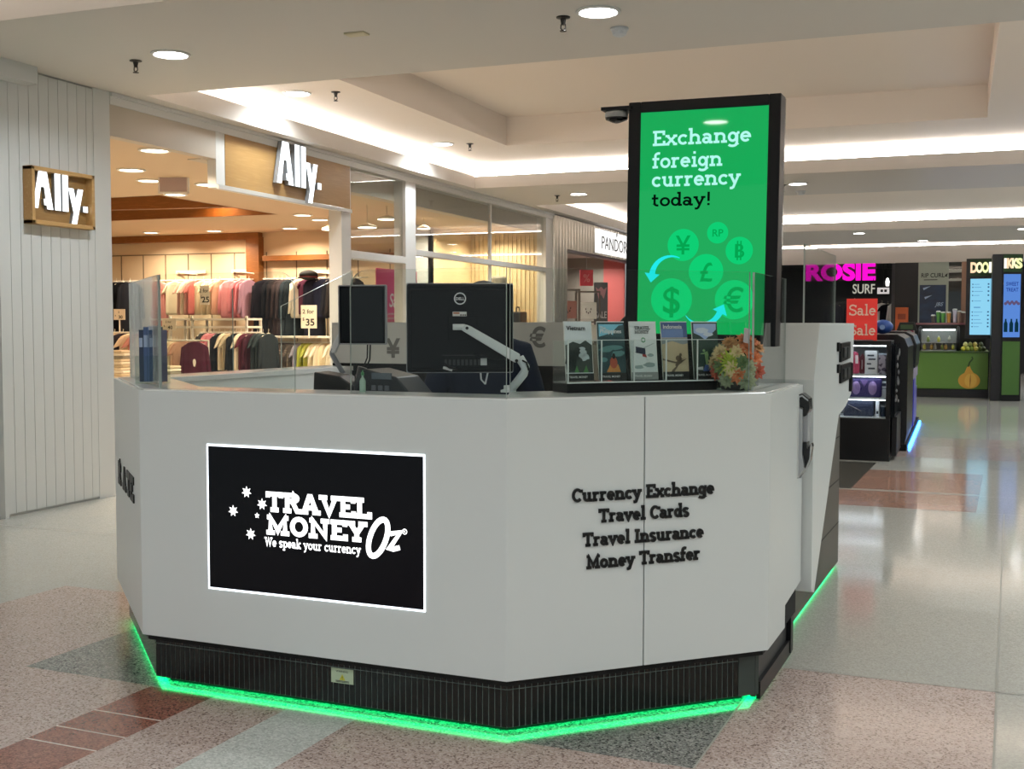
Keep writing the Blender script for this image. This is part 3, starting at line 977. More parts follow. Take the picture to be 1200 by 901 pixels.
# grab handle fixed on the white face between counter and cabinet
hd = thing('handset_holder', 'black and silver handset holder on the white side by the cabinet', 'handset holder', KO, KR)
def front_prism(poly, t0, t1, name, m, bv=.002):
    """profile (s, z) seen from the front, extruded from t0 to t1"""
    M = Matrix(((1, 0, 0, 0), (0, 0, 1, 0), (0, 1, 0, 0), (0, 0, 0, 1)))
    return MB().prism(poly, t0, t1, 0, M).build(name, m, hd, bevel=bv)
front_prism([(.757, 1.10), (.776, 1.093), (.776, .90), (.785, .85), (.765, .80), (.757, .795)], 1.375, 1.42, 'back_plate', SILVER)
front_prism([(.757, 1.155), (.770, 1.160), (.800, 1.137), (.803, 1.09), (.790, 1.065), (.776, 1.06), (.776, 1.098), (.757, 1.103)], 1.385, 1.47, 'head', BLACKG, .003)
front_prism([(.759, 1.148), (.771, 1.154), (.797, 1.134), (.797, 1.127), (.771, 1.146), (.759, 1.141)], 1.381, 1.386, 'head_trim', SILVER, 0)
front_prism([(.776, .95), (.790, .95), (.792, .92), (.798, .925), (.806, .945), (.809, .93), (.802, .87), (.786, .835), (.776, .86)], 1.40, 1.48, 'cradle', BLACKG)
front_prism([(.774, .95), (.792, .95), (.794, 1.075), (.774, 1.065)], 1.41, 1.47, 'handset', mat('handset_grey', 'b4b6b9', .3, metal=.3))
m1 = MB()
m1.tube([(.764, 1.39, .797), (.789, 1.39, .831), (.806, 1.39, .88), (.811, 1.39, .945)], .003, 8)
m1.build('cradle_rim', SILVER, hd, smooth=True)
# bolt rail that carries the cradle beyond the counter edge
MB().box(CH - .02, CH + .004, 1.36, 1.522, .80, 1.15).build('mounting_bracket', LAMINATE, hd)

# ---- clear acrylic screens standing on the ledge
def sheet(name, a, b, z0, z1, lab, th=.008, r0=0, r1=0, poly=None, group=None):
    """upright acrylic sheet from a to b (counter coordinates); r0, r1 round its upper corners"""
    a, b = K(*a), K(*b)
    M = frame((a.x, a.y, 0), b - a)
    n = (b - a).length
    if poly is None:
        poly = [(0, z0), (n, z0)]
        poly += [(n - r1 + r1 * cos(radians(k)), z1 - r1 + r1 * sin(radians(k))) for k in range(0, 91, 15)] if r1 else [(n, z1)]
        poly += [(r0 + r0 * cos(radians(k)), z1 - r0 + r0 * sin(radians(k))) for k in range(90, 181, 15)] if r0 else [(0, z1)]
    c = len(poly)
    t = MB()
    t.prism(poly, -th / 2, th / 2, 1, None)
    t.m[0] = t.m[1] = 0
    o = t.build(name, [GLASS, EDGE])
    o.matrix_world = M
    tag(o, lab, 'acrylic screen', group)
    return o
GZ = 1.652
sheet('acrylic_screen', (-1.545, .08), (-.91, .08), ZC, GZ, 'clear acrylic screen with one rounded corner above the display, left of the service gap', r1=.07)
sheet('acrylic_screen', (-.665, .08), (-.035, .08), ZC, GZ, 'clear acrylic screen in front of the larger monitor, right of the service gap', r0=.07)
sheet('acrylic_screen', (-.03, .10), (.665, .795), ZC, GZ, 'clear acrylic screen in front of the brochure rack')
sheet('acrylic_screen', (.675, .82), (.675, 1.50), ZC, GZ, 'clear acrylic screen on the right side ledge beside the plant')
sheet('acrylic_screen', (-2.34, .81), (-1.56, .09), ZC, GZ, 'clear acrylic screen over the rate panel in front of the blue pamphlets')
sheet('acrylic_screen', (-2.34, 1.62), (-2.34, .84), ZC, GZ, 'clear acrylic screen on the left wing facing the clothes shop')
sheet('acrylic_screen', (.70, 1.84), (.70, 2.86), 1.46, 1.825, 'clear acrylic sheet standing on top of the tall cabinet')
sheet('acrylic_screen', (-2.32, 2.85), (-2.32, 2.05), ZC, 1.8, 'clear acrylic sheet with a sloping top at the far end of the left wing', poly=[(0, ZC), (.8, ZC), (.8, 1.56), (0, 1.80)])

# ---- frosted back screens with currency signs
FROST = mat('frosted_white', 'c6c4bf', .45)
fz = thing('back_screen', 'long pale frosted back screen with grey yen and euro signs', 'back screen', KO, KR)
MB().box(-2.32, -.75, 2.60, 2.612, 1.215, 1.467).build('frosted_sheet', FROST, fz)
MB().box(-2.32, -.75, 2.605, 2.64, .0, 1.215).build('base_panel', BLACKM, fz)
SIGN = mat('sign_grey', '6f6c68', .5)
Mb = frame((0, 2.60, 0), (1, 0, 0))
for s, x, z, nm in (('\u00a5', -1.885, 1.255, 'yen_sign'), ('\u20ac', -.93, 1.325, 'euro_sign')):
    mb = MB()
    put(mb, sans(s, .155, .002, .028), x, z, Mb, d=0)
    mb.build(nm, SIGN, fz)
fz2 = thing('back_screen', 'short grey frosted back screen behind the plant at the right', 'back screen', KO, KR)
MB().box(.10, .455, 2.60, 2.612, 1.10, 1.462).build('frosted_sheet', mat('frosted_grey', '8f8f8c', .4), fz2)
MB().box(.10, .455, 2.605, 2.64, 0, 1.10).build('base_panel', BLACKM, fz2)

# ---- digital totem inside the counter
tt = thing('digital_totem', 'tall black framed totem with a bright green exchange advert', 'digital sign', KO, KR)
piv = (.36, 1.2)
R7 = Matrix.Translation((piv[0], piv[1], 1.0)) @ Matrix.Rotation(radians(.75), 4, 'Y') @ Matrix.Translation((-piv[0], -piv[1], -1.0))
fb = MB()
FX0, FX1, FZ0, FZ1 = .034, .684, 1.365, 2.402
SA0, SA1, SB0, SB1 = .088, .634, 1.412, 2.356
for a in ((FX0, SA0, FZ0, FZ1), (SA1, FX1, FZ0, FZ1), (SA0, SA1, FZ0, SB0), (SA0, SA1, SB1, FZ1)):
    fb.box(a[0], a[1], 1.20, 1.30, a[2], a[3], 0, R7)
fb.build('frame', BLACK, tt, bevel=.004)
MB().box(FX0 + .004, FX1 - .002, 1.30, 1.325, FZ0, FZ1 - .003, 0, R7).build('back_shell', mat('totem_side', '55504c', .18, metal=.6), tt)
pc = MB()
pc.box(.20, .52, 1.21, 1.30, .03, FZ0 + .02, 0)
pc.box(.06, .66, 1.10, 1.42, 0, .03, 0)
pc.build('column', BLACK, tt, bevel=.004)
Mt = R7 @ frame((0, 1.206, 0), (1, 0, 0))
GREEN = lit_screen('advert_green', '04a854', 1.0)
sn = MB().box(SA0, SA1, SB0, SB1, -.02, 0, 0, Mt).build('advert_screen', [GREEN], tt)
sn['label'] = 'green lit advert with currency circles'
AD_L = glow('advert_light_text', 'b0f4ea', 1.05)
AD_K = glow('advert_dark_text', '04140c', 1.0)
AD_C = glow('advert_circle', '0fcf74', 1.0)
AD_D = glow('advert_symbol', '05a450', 1.0)
AD_A = glow('advert_arrow', '22ecec', 1.0)
for s, z, x1 in (('Exchange', 2.212, .563), ('foreign', 2.117, .445), ('currency', 2.038, .523)):
    mb = MB()
    put(mb, slab(s, .064, .58, .0006, fit=x1 - .142, align='LEFT'), .142, z, Mt, d=.0004)
    mb.build('advert_text', AD_L, sn)
mb = MB()
put(mb, slab('today!', .056, .56, .0006, fit=.26, align='LEFT'), .142, 1.955, Mt, d=.0004)
mb.build('advert_text', AD_K, sn)
def scr_xy(px, py):
    """advert layout: fractions measured on the sign, from its upper left corner"""
    return SA0 + px * (SA1 - SA0), SB1 - py * (SB1 - SB0)
circ = [(.36, .60, .128, '\u00a5', .145), (.63, .548, .085, 'RP', .058), (.80, .628, .108, '\u0e3f', .13), (.545, .72, .140, '\u00a3', .15), (.275, .845, .170, '$', .21), (.77, .845, .155, '\u20ac', .185)]
for i, (fx, fy, r, s, sz) in enumerate(circ):
    x, z = scr_xy(fx, fy)
    c = MB().disc((x, z, .0006 + .0002 * i), r * .53, 36, 0, Mt, th=.0001).build('currency_circle', AD_C, sn)
    mb = MB()
    if s == '\u0e3f':
        put(mb, sans('B', sz * .62, .0002, .01), x, z - sz * .22, Mt, d=.002)
        mb.box(x - .010, x - .004, z - sz * .31, z + sz * .31, .002, .0022, 0, Mt)
        mb.box(x + .004, x + .010, z - sz * .31, z + sz * .31, .002, .0022, 0, Mt)
    else:
        put(mb, sans(s, sz * .75, .0002, .012), x, z - sz * .27, Mt, d=.002)
    mb.build('currency_symbol', AD_D, c)
def arrow(cx, cz, r, a0, a1, w, nm='swirl_arrow'):
    mb = MB()
    n = 12
    vs = []
    for i in range(n + 1):
        a = radians(a0 + (a1 - a0) * i / n)
        h = w * (.12 + .88 * i / n)
        vs += [(cx + (r - h) * cos(a), cz + (r - h) * sin(a), .0026), (cx + (r + h) * cos(a), cz + (r + h) * sin(a), .0026)]
    mb.add(vs, [(2 * i, 2 * i + 1, 2 * i + 3, 2 * i + 2) for i in range(n)], 0, Mt)
    a = radians(a1)
    sg = 1 if a1 > a0 else -1
    tx, tz = -sin(a) * sg, cos(a) * sg
    mb.add([(cx + (r - w * 2.6) * cos(a), cz + (r - w * 2.6) * sin(a), .0027), (cx + (r + w * 2.6) * cos(a), cz + (r + w * 2.6) * sin(a), .0027), (cx + r * cos(a) + tx * w * 3, cz + r * sin(a) + tz * w * 3, .0027)], [(0, 1, 2)], 0, Mt)
    mb.build(nm, AD_A, sn)
x, z = scr_xy(.27, .74)
arrow(x, z, .085, 65, 172, .013)
x, z = scr_xy(.52, .865)
arrow(x, z, .085, 215, 335, .013)
cm = MB()
cm.prism([(-.085, 1.18), (.05, 1.18), (.05, 1.29), (-.085, 1.29)], 2.372, 2.386, 0, R7)
cm.build('camera_bracket', BLACK, tt)
dm = MB()
dm.lathe([(.045, 0), (.05, -.006), (.05, -.026), (.047, -.028)], 20, 0, R7 @ Matrix.Translation((-.03, 1.23, 2.372)))
dm.build('camera_body', mat('camera_grey', '9a9a98', .4), tt, smooth=False)
dm = MB()
dm.lathe([(.05, -.028), (.046, -.036), (.02, -.046), (.006, -.05)], 20, 0, R7 @ Matrix.Translation((-.03, 1.23, 2.372)))
dm.build('camera_dome', BLACKG, tt, smooth=True)

# ================================================================== ON THE COUNTER
def make_monitor(name, lab, loc, rz, W, H, logo=True, bezel=True):
    """back of the monitor looks along local -Y; origin at the centre of its back"""
    t = thing(name, lab, 'monitor', loc, rz)
    SH = mat('monitor_shell', '07080c', .5, spec=.18)
    b = MB()
    b.box(-W / 2, W / 2, 0, .030, -H / 2, H / 2)
    b.build('back_shell', SH, t, bevel=.008)
    MB().box(-W / 2 + .012, W / 2 - .012, -.012, .002, -H / 2 + .012, H / 2 - .02).build('back_bulge', SH, t, bevel=.010)
    r = MB()
    for a in ((-W / 2 - .003, -W / 2 + .004, -H / 2, H / 2), (W / 2 - .004, W / 2 + .003, -H / 2, H / 2), (-W / 2, W / 2, H / 2 - .004, H / 2 + .003), (-W / 2, W / 2, -H / 2 - .003, -H / 2 + .004)):
        r.box(a[0], a[1], .012, .036, a[2], a[3])
    r.build('bezel', mat('bezel_silver', '9a9ca0', .35, metal=.5), t, bevel=.002)
    MB().box(-W / 2 + .014, W / 2 - .014, .034, .0375, -H / 2 + .014, H / 2 - .014).build('screen', glow('office_screen', (.55, .66, .8), .6) if logo else mat('dark_screen', '06070a', .2, spec=.25), t)
    return t
# larger monitor on the front ledge, seen from behind
mrz = radians(24.5)
mc = K(-.351, .362, 1.439)
m1 = make_monitor('desk_monitor', 'larger black monitor seen from behind with a round maker badge', mc, mrz, .404, .338)
Mm = frame((0, -.0125, 0), (1, 0, 0))
mb = MB()
stroke(mb, [(.0 + .021 * cos(radians(a)), .112 + .021 * sin(radians(a))) for a in range(0, 361, 15)], .0022, Mm, .0005)
put(mb, sans('DELL', .015, .0006, .03), 0, .1065, Mm, d=.0004)
mb.build('maker_badge', mat('badge_silver', 'd9dadc', .35), m1)
lb = MB().box(-.028, .025, .045, .062, 0, .0008, 0, Mm).build('asset_label', mat('label_white', 'd9d6d2', .5), m1)
mb = MB()
mb.box(-.026, -.002, .054, .060, .0009, .0012, 0, Mm)
mb.build('label_band', mat('label_orange', 'b06a4a', .5), lb)
mb = MB()
for x, wd in ((.0, .005), (.007, .003), (.012, .004), (.018, .005)):
    mb.box(x, x + wd, .047, .052, .0009, .0012, 0, Mm)
mb.build('label_print', BLACKM, lb)
mb = MB()
for i in range(9):
    mb.box(-.06 + i * .016, -.05 + i * .016, -.142, -.120, 0, .001, 0, Mm)
mb.box(-.07, .085, -.105, -.102, 0, .0008, 0, Mm)
mb.build('port_cover', DGREY, m1)
MB().box(.078, .102, -.142, -.115, 0, .0012, 0, Mm).build('rating_label', mat('rating_white', 'c9c9c9', .5), m1)
SHELL = MATS['monitor_shell']
ARM = mat('arm_white', 'd3d7d8', .32)
va = MB()
va.box(-.055, .055, .0, .006, -.045, .045, 0, Matrix.Translation((.01, -.018, .0)))
va.build('vesa_plate', SHELL, m1, bevel=.002)
ar = MB()
ar.tube([(-.028, -.035, .004), (.018, -.035, .004)], .012, 10)
ar = ar.build('arm_head', ARM, m1, smooth=False)
a2 = MB()
Ma = frame((.012, -.05, .004), Vector((.205, 0, -.118)), Vector((.118, 0, .205)))
a2.prism([(0, -.014), (.236, -.020), (.248, 0), (.236, .018), (.02, .016), (0, .012)], -.014, .014, 0, Ma)
a2.build('upper_arm', ARM, m1, bevel=.004)
a2 = MB()
Mj = frame((.23, -.06, -.128), (1, 0, 0))
a2.disc((-.018, .005, .004), .006, 12, 0, Mj, .006)
a2.disc((-.205, .128, .012), .006, 12, 0, Mj, .006)
a2.build('arm_pivot', BLACK, m1)
a2 = MB()
a2.tube([(.225, -.045, -.112), (.248, -.04, -.15), (.243, -.03, -.172), (.195, .0, -.236)], [.017, .017, .017, .016], 10)
a2.build('lower_arm', ARM, m1, smooth=True)
a2 = MB()
a2.lathe([(.03, -.246), (.03, -.238), (.018, -.234), (.018, -.22)], 14, 0, Matrix.Translation((.185, .0, 0)))
a2.build('arm_base', ARM, m1)
a2 = MB()
a2.tube([(.05, -.03, -.10), (.14, -.03, -.12), (.22, -.05, -.115), (.25, -.065, -.13), (.26, -.05, -.16)], .004, 6)
a2.tube([(-.06, -.014, -.135), (-.04, -.03, -.15), (-.02, -.014, -.155)], .005, 6)
a2.build('cable', BLACK, m1, smooth=True)
MB().tube([(-.065, -.02, -.150), (-.03, -.02, -.160)], .0055, 8).build('plug', mat('plug_white', 'c9c9c9', .5), m1)

# smaller monitor on the left wing, its dark screen towards the customers
m2 = make_monitor('desk_monitor', 'smaller black monitor on a white arm over the left wing', K(-1.478, 1.565, 1.503), radians(189), .252, .300, logo=False)
ar = MB()
ar.tube([(.02, -.03, -.02), (.10, -.035, -.04)], .012, 10)
ar.build('arm_head', ARM, m2)
ar = MB()
Ma = frame((.105, -.045, -.03), Vector((.09, 0, -.17)), Vector((.17, 0, .09)))
ar.prism([(0, -.012), (.18, -.017), (.19, 0), (.18, .017), (0, .012)], -.012, .012, 0, Ma)
ar.build('upper_arm', ARM, m2, bevel=.004)
ar = MB()
ar.tube([(.190, -.045, -.175), (.198, -.045, -.20), (.128, -.03, -.303)], .013, 10)
ar.build('lower_arm', mat('arm_grey', '8a8f94', .35), m2, smooth=True)
ar = MB()
ar.tube([(.128, -.03, -.303), (.128, -.03, -.30 - .125)], .016, 12)
ar.lathe([(.05, -.443), (.05, -.432), (.02, -.425)], 16, 0, Matrix.Translation((.128, -.03, 0)))
ar.build('arm_base', ARM, m2)
ar = MB()
ar.tube([(-.02, .01, -.148), (-.015, .0, -.22), (.02, .0, -.30), (.03, .0, -.40)], .004, 6)
ar.tube([(-.035, .01, -.148), (-.028, .0, -.23), (.01, .0, -.31)], .004, 6)
ar.build('cable', BLACK, m2, smooth=True)
# left wing desk under it (deeper than the ledge)
# telephone, printer, box, bottle on the working desk (top 1.06 m)
DZ = 1.06
ph = thing('desk_phone', 'black desk phone with a sloping keypad left of the larger monitor', 'phone', K(-.70, .50, DZ), KR)
b = MB()
M = Matrix(((0, 1, 0, 0), (1, 0, 0, 0), (0, 0, 1, 0), (0, 0, 0, 1)))
prof = [(-.11, 0), (.13, 0), (.13, .10), (.05, .185), (-.09, .215), (-.12, .20)]
Mx = frame((0, .09, 0), (1, 0, 0))
b.prism(prof, 0, .19, 0, Mx)
b.build('body', mat('phone_black', '111215', .4), ph, bevel=.006)
k = MB()
for i in range(3):
    for j in range(4):
        k.box(-.06 + .03 * i, -.04 + .03 * i, -.106 , -.10, .04 + j * .03, .06 + j * .03)
k.build('keypad', mat('key_grey', '5a5d63', .5), ph)
k = MB()
k.tube([(-.145, -.08, .06), (-.135, -.085, .15), (-.115, -.08, .22)], [.02, .014, .02], 10)
k.build('handset', mat('phone_black2', '17181c', .35), ph, smooth=True)
MB().box(-.06, .03, -.104, -.099, .175, .2).build('display', mat('phone_lcd', '596066', .2), ph)
bx = thing('card_terminal', 'dark slanted card terminal behind the service gap', 'card terminal', K(-.94, .46, DZ), KR + .15)
b = MB()
b.prism([(-.10, 0), (.10, 0), (.10, .135), (.02, .185), (-.09, .20)], -.07, .07, 0, frame((0, 0, 0), (1, 0, 0)))
b.build('casing', mat('terminal_black', '14120f', .4), bx, bevel=.005)
MB().box(-.06, .06, -.078, -.07, .05, .13).build('key_panel', DGREY, bx, bevel=.003)
pr = thing('receipt_printer', 'brown-black receipt printer beside the desk phone', 'printer', K(-.83, .52, DZ), KR)
MB().box(-.05, .05, -.06, .07, 0, .19).build('casing', mat('printer_brown', '2b211d', .45), pr, bevel=.008)
MB().box(-.04, .04, -.062, -.058, .12, .15).build('paper_slot', BLACK, pr)
pn = thing('counter_pen', 'white pen leaning on the desk behind the service gap', 'pen', K(-.80, .40, DZ), KR)
b = MB()
b.tube([(0, 0, 0), (.03, .02, .17)], [.004, .005], 8)
b.build('barrel', mat('pen_white', 'd8d8da', .4), pn)
b = MB()
b.tube([(.03, .02, .17), (.034, .0227, .193)], [.009, .012], 8)
b.build('cap', mat('pen_white2', 'c8c8cc', .4), pn)
bt = thing('sanitiser_bottle', 'small pale green pump bottle standing at the service gap edge', 'bottle', K(-.668, .17, ZC), KR)
bt.scale = (.6, .6, .85)
b = MB()
b.lathe([(.018, 0), (.02, .008), (.02, .05), (.012, .062), (.007, .066), (.007, .075)], 16)
b.build('body', mat('bottle_clear_green', '9fb8a6', .15), bt, smooth=True)
b = MB()
b.lathe([(.010, .075), (.010, .088), (.004, .09), (.004, .097)], 12)
b.build('pump', mat('bottle_green', '3e8a52', .4), bt)

# staff member seated behind the larger monitor
def person():
    t = tag(bpy.data.objects.new('x', None), '', '')
    bpy.data.objects.remove(t)
    NAVY = mat('navy_cloth', '1a2133', .85, spec=.2)
    SKIN = mat('skin', 'b98a6d', .5)
    J = [  # name, xyz, radius, parent
        ('pel', (0, .02, .84), (.165, .12), None), ('waist', (0, .0, 1.00), (.15, .105), 0), ('chest', (0, -.03, 1.20), (.175, .115), 1), ('top', (0, -.03, 1.335), (.12, .085), 2),
        ('neck', (0, -.045, 1.41), (.055, .055), 3), ('jaw', (0, -.065, 1.47), (.06, .065), 4), ('skull', (0, -.06, 1.545), (.078, .092), 5), ('crown', (0, -.05, 1.60), (.055, .065), 6)]
    V, E, Rr = [], [], []
    for n, p, r, q in J:
        V.append(p); Rr.append(r)
        if q is not None:
            E.append((q, len(V) - 1))
    for s in (-1, 1):
        b = len(V)
        V += [(.165 * s, -.03, 1.325), (.235 * s, -.09, 1.10), (.16 * s, -.30, 1.105), (.145 * s, -.37, 1.095)]
        Rr += [(.07, .07), (.052, .052), (.036, .036), (.032, .022)]
        E += [(3, b), (b, b + 1), (b + 1, b + 2), (b + 2, b + 3)]
        # five fingers
        for k, (dx, ln) in enumerate(((-.030, .05), (-.013, .075), (.002, .082), (.017, .076), (.031, .058))):
            c = len(V)
            px = .145 * s + dx * (1 if k else 1.3) * (-s)
            V += [(px, -.40 if k else -.37, 1.093), (px + (0 if k else .012 * -s), -.40 - ln * .6, 1.086), (px + (0 if k else .02 * -s), -.40 - ln, 1.072)]
            Rr += [(.010, .010), (.009, .009), (.007, .007)]
            E += [(b + 3, c), (c, c + 1), (c + 1, c + 2)]
        b = len(V)
        V += [(.095 * s, .0, .80), (.13 * s, -.42, .80), (.13 * s, -.40, .38), (.13 * s, -.39, .33), (.135 * s, -.53, .31)]
        Rr += [(.095, .09), (.068, .068), (.045, .045), (.042, .042), (.035, .028)]
        E += [(0, b), (b, b + 1), (b + 1, b + 2), (b + 2, b + 3), (b + 3, b + 4)]
    me = bpy.data.meshes.new('skel')
    me.from_pydata(V, E, [])
    o = bpy.data.objects.new('skel', me)
    COL.objects.link(o)
    sk = o.modifiers.new('skin', 'SKIN')
    sk.use_smooth_shade = True
    for i, r in enumerate(Rr):
        me.skin_vertices[0].data[i].radius = r
    me.skin_vertices[0].data[0].use_root = True
    o.modifiers.new('sub', 'SUBSURF').levels = 2
    bpy.context.view_layer.update()
    m2 = bpy.data.meshes.new_from_object(o.evaluated_get(bpy.context.evaluated_depsgraph_get()))
    # face features merged into the same surface
    bm = bmesh.new()
    bm.from_mesh(m2)
    for c, r in (((0, -.155, 1.515), (.013, .018, .022)), ((-.075, -.055, 1.525), (.012, .02, .03)), ((.075, -.055, 1.525), (.012, .02, .03)), ((0, -.135, 1.475), (.026, .012, .008)), ((0, -.125, 1.445), (.03, .025, .02)), ((-.03, -.135, 1.548), (.022, .012, .008)), ((.03, -.135, 1.548), (.022, .012, .008))):
        bmesh.ops.create_icosphere(bm, subdivisions=2, radius=1, matrix=Matrix.Translation(c) @ Matrix.Diagonal((*r, 1)))
    bm.to_mesh(m2)
    bm.free()
    bpy.data.objects.remove(o)
    o = bpy.data.objects.new('x', m2)
    COL.objects.link(o)
    rm = o.modifiers.new('remesh', 'REMESH')
    rm.mode = 'VOXEL'
    rm.voxel_size = .0085
    sm = o.modifiers.new('smooth', 'SMOOTH')
    sm.factor = .5
    sm.iterations = 3
    bpy.context.view_layer.update()
    m3 = bpy.data.meshes.new_from_object(o.evaluated_get(bpy.context.evaluated_depsgraph_get()))
    bpy.data.objects.remove(o)
    m3.name = 'person'
    m3.materials.clear()
    for m in (SKIN, NAVY, mat('dark_trousers', '14151a', .85), BLACK):
        m3.materials.append(m)
    idx = []
    for p in m3.polygons:
        c = p.center
        if c.z > 1.395 or (c.y < -.325 and c.z > 1.0):
            k = 0
        elif c.z < .40:
            k = 3
        elif c.z < .93 and not (abs(c.x) > .2 and c.z > 1.0):
            k = 2
        else:
            k = 1
        idx.append(k)
    m3.polygons.foreach_set('material_index', idx)
    m3.polygons.foreach_set('use_smooth', [True] * len(m3.polygons))
    p = bpy.data.objects.new('person', m3)
    COL.objects.link(p)
    tag(p, 'seated person in a navy top leaning to the desk behind the larger monitor', 'person')
    HAIR = mat('dark_hair', '15110f', .6)
    h = MB()
    h.ell((0, -.038, 1.562), (.088, .095, .082), 18, 12)
    hair = h.build('hair', HAIR, p, smooth=True)
    ey = MB()
    for s in (-1, 1):
        ey.ell((.03 * s, -.139, 1.532), (.011, .008, .007), 10, 8)
    ey.build('eyes', mat('eye_white', 'd8d4ce', .2), p, smooth=True)
    col = MB()
    col.lathe([(.10, 1.335), (.095, 1.36), (.075, 1.395), (.066, 1.41), (.062, 1.40), (.07, 1.37)], 20, 0, Matrix.Translation((0, -.04, 0)))
    col.build('collar', NAVY, p, smooth=True)
    ln = MB()
    ln.tube([(.035, -.150, 1.30), (.02, -.158, 1.24), (.012, -.165, 1.20)], .004, 6)
    ln.tube([(-.012, -.155, 1.30), (-.006, -.165, 1.22), (.012, -.165, 1.20)], .004, 6)
    ln.build('lanyard', mat('lanyard_white', 'cfd2d6', .5), p)
    return p
pe = person()
pe.location = K(-.535, .985, 0.0)
pe.rotation_euler = (0, 0, radians(20))
sto = thing('drafting_stool', 'tall black stool under the seated person', 'stool', K(-.535, .985, 0) + Vector((.0, .02, 0)), radians(20))
b = MB()
b.lathe([(.17, .69), (.19, .705), (.19, .735), (.17, .75)], 20)
b.build('seat', BLACK, sto)
b = MB()
b.tube([(0, 0, .05), (0, 0, .69)], .025, 12)
b.build('column', CHROME, sto)
for i in range(5):
    b = MB()
    a = 2 * pi * i / 5
    b.tube([(0, 0, .08), (.24 * cos(a), .24 * sin(a), .045)], .015, 8)
    b.ell((.24 * cos(a), .24 * sin(a), .025), (.025, .025, .025), 10, 6)
    b.build('leg', BLACK, sto)

# black office chair, its back just showing left of the totem
oc = thing('office_chair', 'black office chair behind the brochures, half hidden by the totem', 'chair', K(.06, 1.82, 0), KR + pi + .1)
oc.scale = (1, 1, 1.02)
b = MB()
prof = [(-.20, 1.02), (.20, 1.02), (.235, 1.25), (.20, 1.44), (.10, 1.525), (-.10, 1.525), (-.20, 1.44), (-.235, 1.25)]
b.prism(prof, -.03, .03, 0, frame((0, .18, 0), (1, 0, 0)))
b.build('backrest', BLACK, oc, bevel=.02)
b = MB()
b.prism([(-.24, -.24), (.24, -.24), (.22, .2), (-.22, .2)], .66, .74)
b.build('seat', BLACK, oc, bevel=.025)
b = MB()
b.tube([(0, .05, .66), (0, .22, .70), (0, .225, 1.06)], .022, 8)
b.build('back_post', BLACK, oc)
b = MB()
b.tube([(0, 0, .08), (0, 0, .66)], .03, 12)
b.build('column', CHROME, oc)
for i in range(5):
    a = 2 * pi * i / 5
    b = MB()
    b.tube([(0, 0, .09), (.27 * cos(a), .27 * sin(a), .055)], .017, 8)
    b.ell((.27 * cos(a), .27 * sin(a), .028), (.028, .028, .028), 10, 6)
    b.build('leg', BLACK, oc)

# brochure rack on the chamfer ledge
crz = KR + radians(45)
Rk = K(CH / 2 - .20, CH / 2 + .20, 0)       # middle of the rack line on the ledge
def CKp(u, d, z):
    """u along the chamfer from its middle, d inwards from the panel face"""
    return K(CH / 2 + (u - d) * q2, CH / 2 + (u + d) * q2, z)
rk = thing('brochure_rack', 'clear acrylic brochure rack on a black base strip', 'brochure rack', CKp(.145, .283, ZC), crz)
MB().box(-.345, .30, -.05, .09, 0, .036).build('base_strip', BLACK, rk, bevel=.003)
b = MB()
b.box(-.345, .345, .075, .079, .036, .19)
b.box(-.345, .345, -.055, .083, .036, .040)
rkb = b.build('back_sheet', GLASSR, rk)
x = -.345
for i in range(6):
    MB().box(x - .0015, x + .0015, -.055, .083, .036, .195).build('divider', GLASSR, rk)
    x += .138
MB().box(-.345, .345, -.053, -.051, .04, .198).build('front_sheet', GLASSR, rk)
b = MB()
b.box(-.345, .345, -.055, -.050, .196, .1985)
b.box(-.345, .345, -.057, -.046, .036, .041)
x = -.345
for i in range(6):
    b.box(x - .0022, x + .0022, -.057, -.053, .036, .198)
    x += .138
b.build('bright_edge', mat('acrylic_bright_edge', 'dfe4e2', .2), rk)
# brochures: card with a printed picture built from flat printed shapes
BW, BH = .115, .226
def brochure(u, lab, parts, text=None):
    t = thing('travel_brochure', lab, 'brochure', CKp(.145 + u, .268, ZC + .043), crz, )
    tilt = Matrix.Rotation(radians(-7), 4, 'X')
    MB().box(-BW / 2, BW / 2, 0, .006, 0, BH, 0, tilt).build('booklet', mat('paper_white', 'efefed', .5), t)
    Mp = tilt @ frame((0, -.0004, 0), (1, 0, 0))
    for i, (nm, m, polys) in enumerate(parts):
        mb = MB()
        for pl in polys:
            mb.add([(x * BW - BW / 2, y * BH, .0002 * (i + 1)) for x, y in pl], [tuple(range(len(pl)))], 0, Mp)
        mb.build(nm, m, t)
    for s, size, x, y, m, ser in text or []:
        mb = MB()
        v, f = (slab(s, size, .6, .0002, align='LEFT') if ser else sans(s, size * 1.3, .0002, .022, align='LEFT'))
        mb.add(v, f, 0, Mp @ Matrix.Translation((x * BW - BW / 2, y * BH, .0022)))
        mb.build('cover_text', m, t)
    mb = MB()
    put(mb, sans('TRAVEL MONEY', .0105, .0002, .02, align='LEFT'), -BW / 2 + .012, .011, Mp, d=.0022)
    mb.build('cover_text', mat('print_white', 'e4e4e4', .5), t)
    return t
def R_(x0, y0, x1, y1):
    return [(x0, y0), (x1, y0), (x1, y1), (x0, y1)]
def blob(cx, cy, rx, ry, n=12, j=0.0):
    rr = random.Random(int(cx * 1000 + cy * 77))
    return [(cx + rx * cos(2 * pi * k / n) * (1 + j * rr.uniform(-1, 1)), cy + ry * sin(2 * pi * k / n) * (1 + j * rr.uniform(-1, 1))) for k in range(n)]
def flat(n, c):
    return mat('print_' + n, c, .45)
DK = flat('charcoal', '1c1e20')
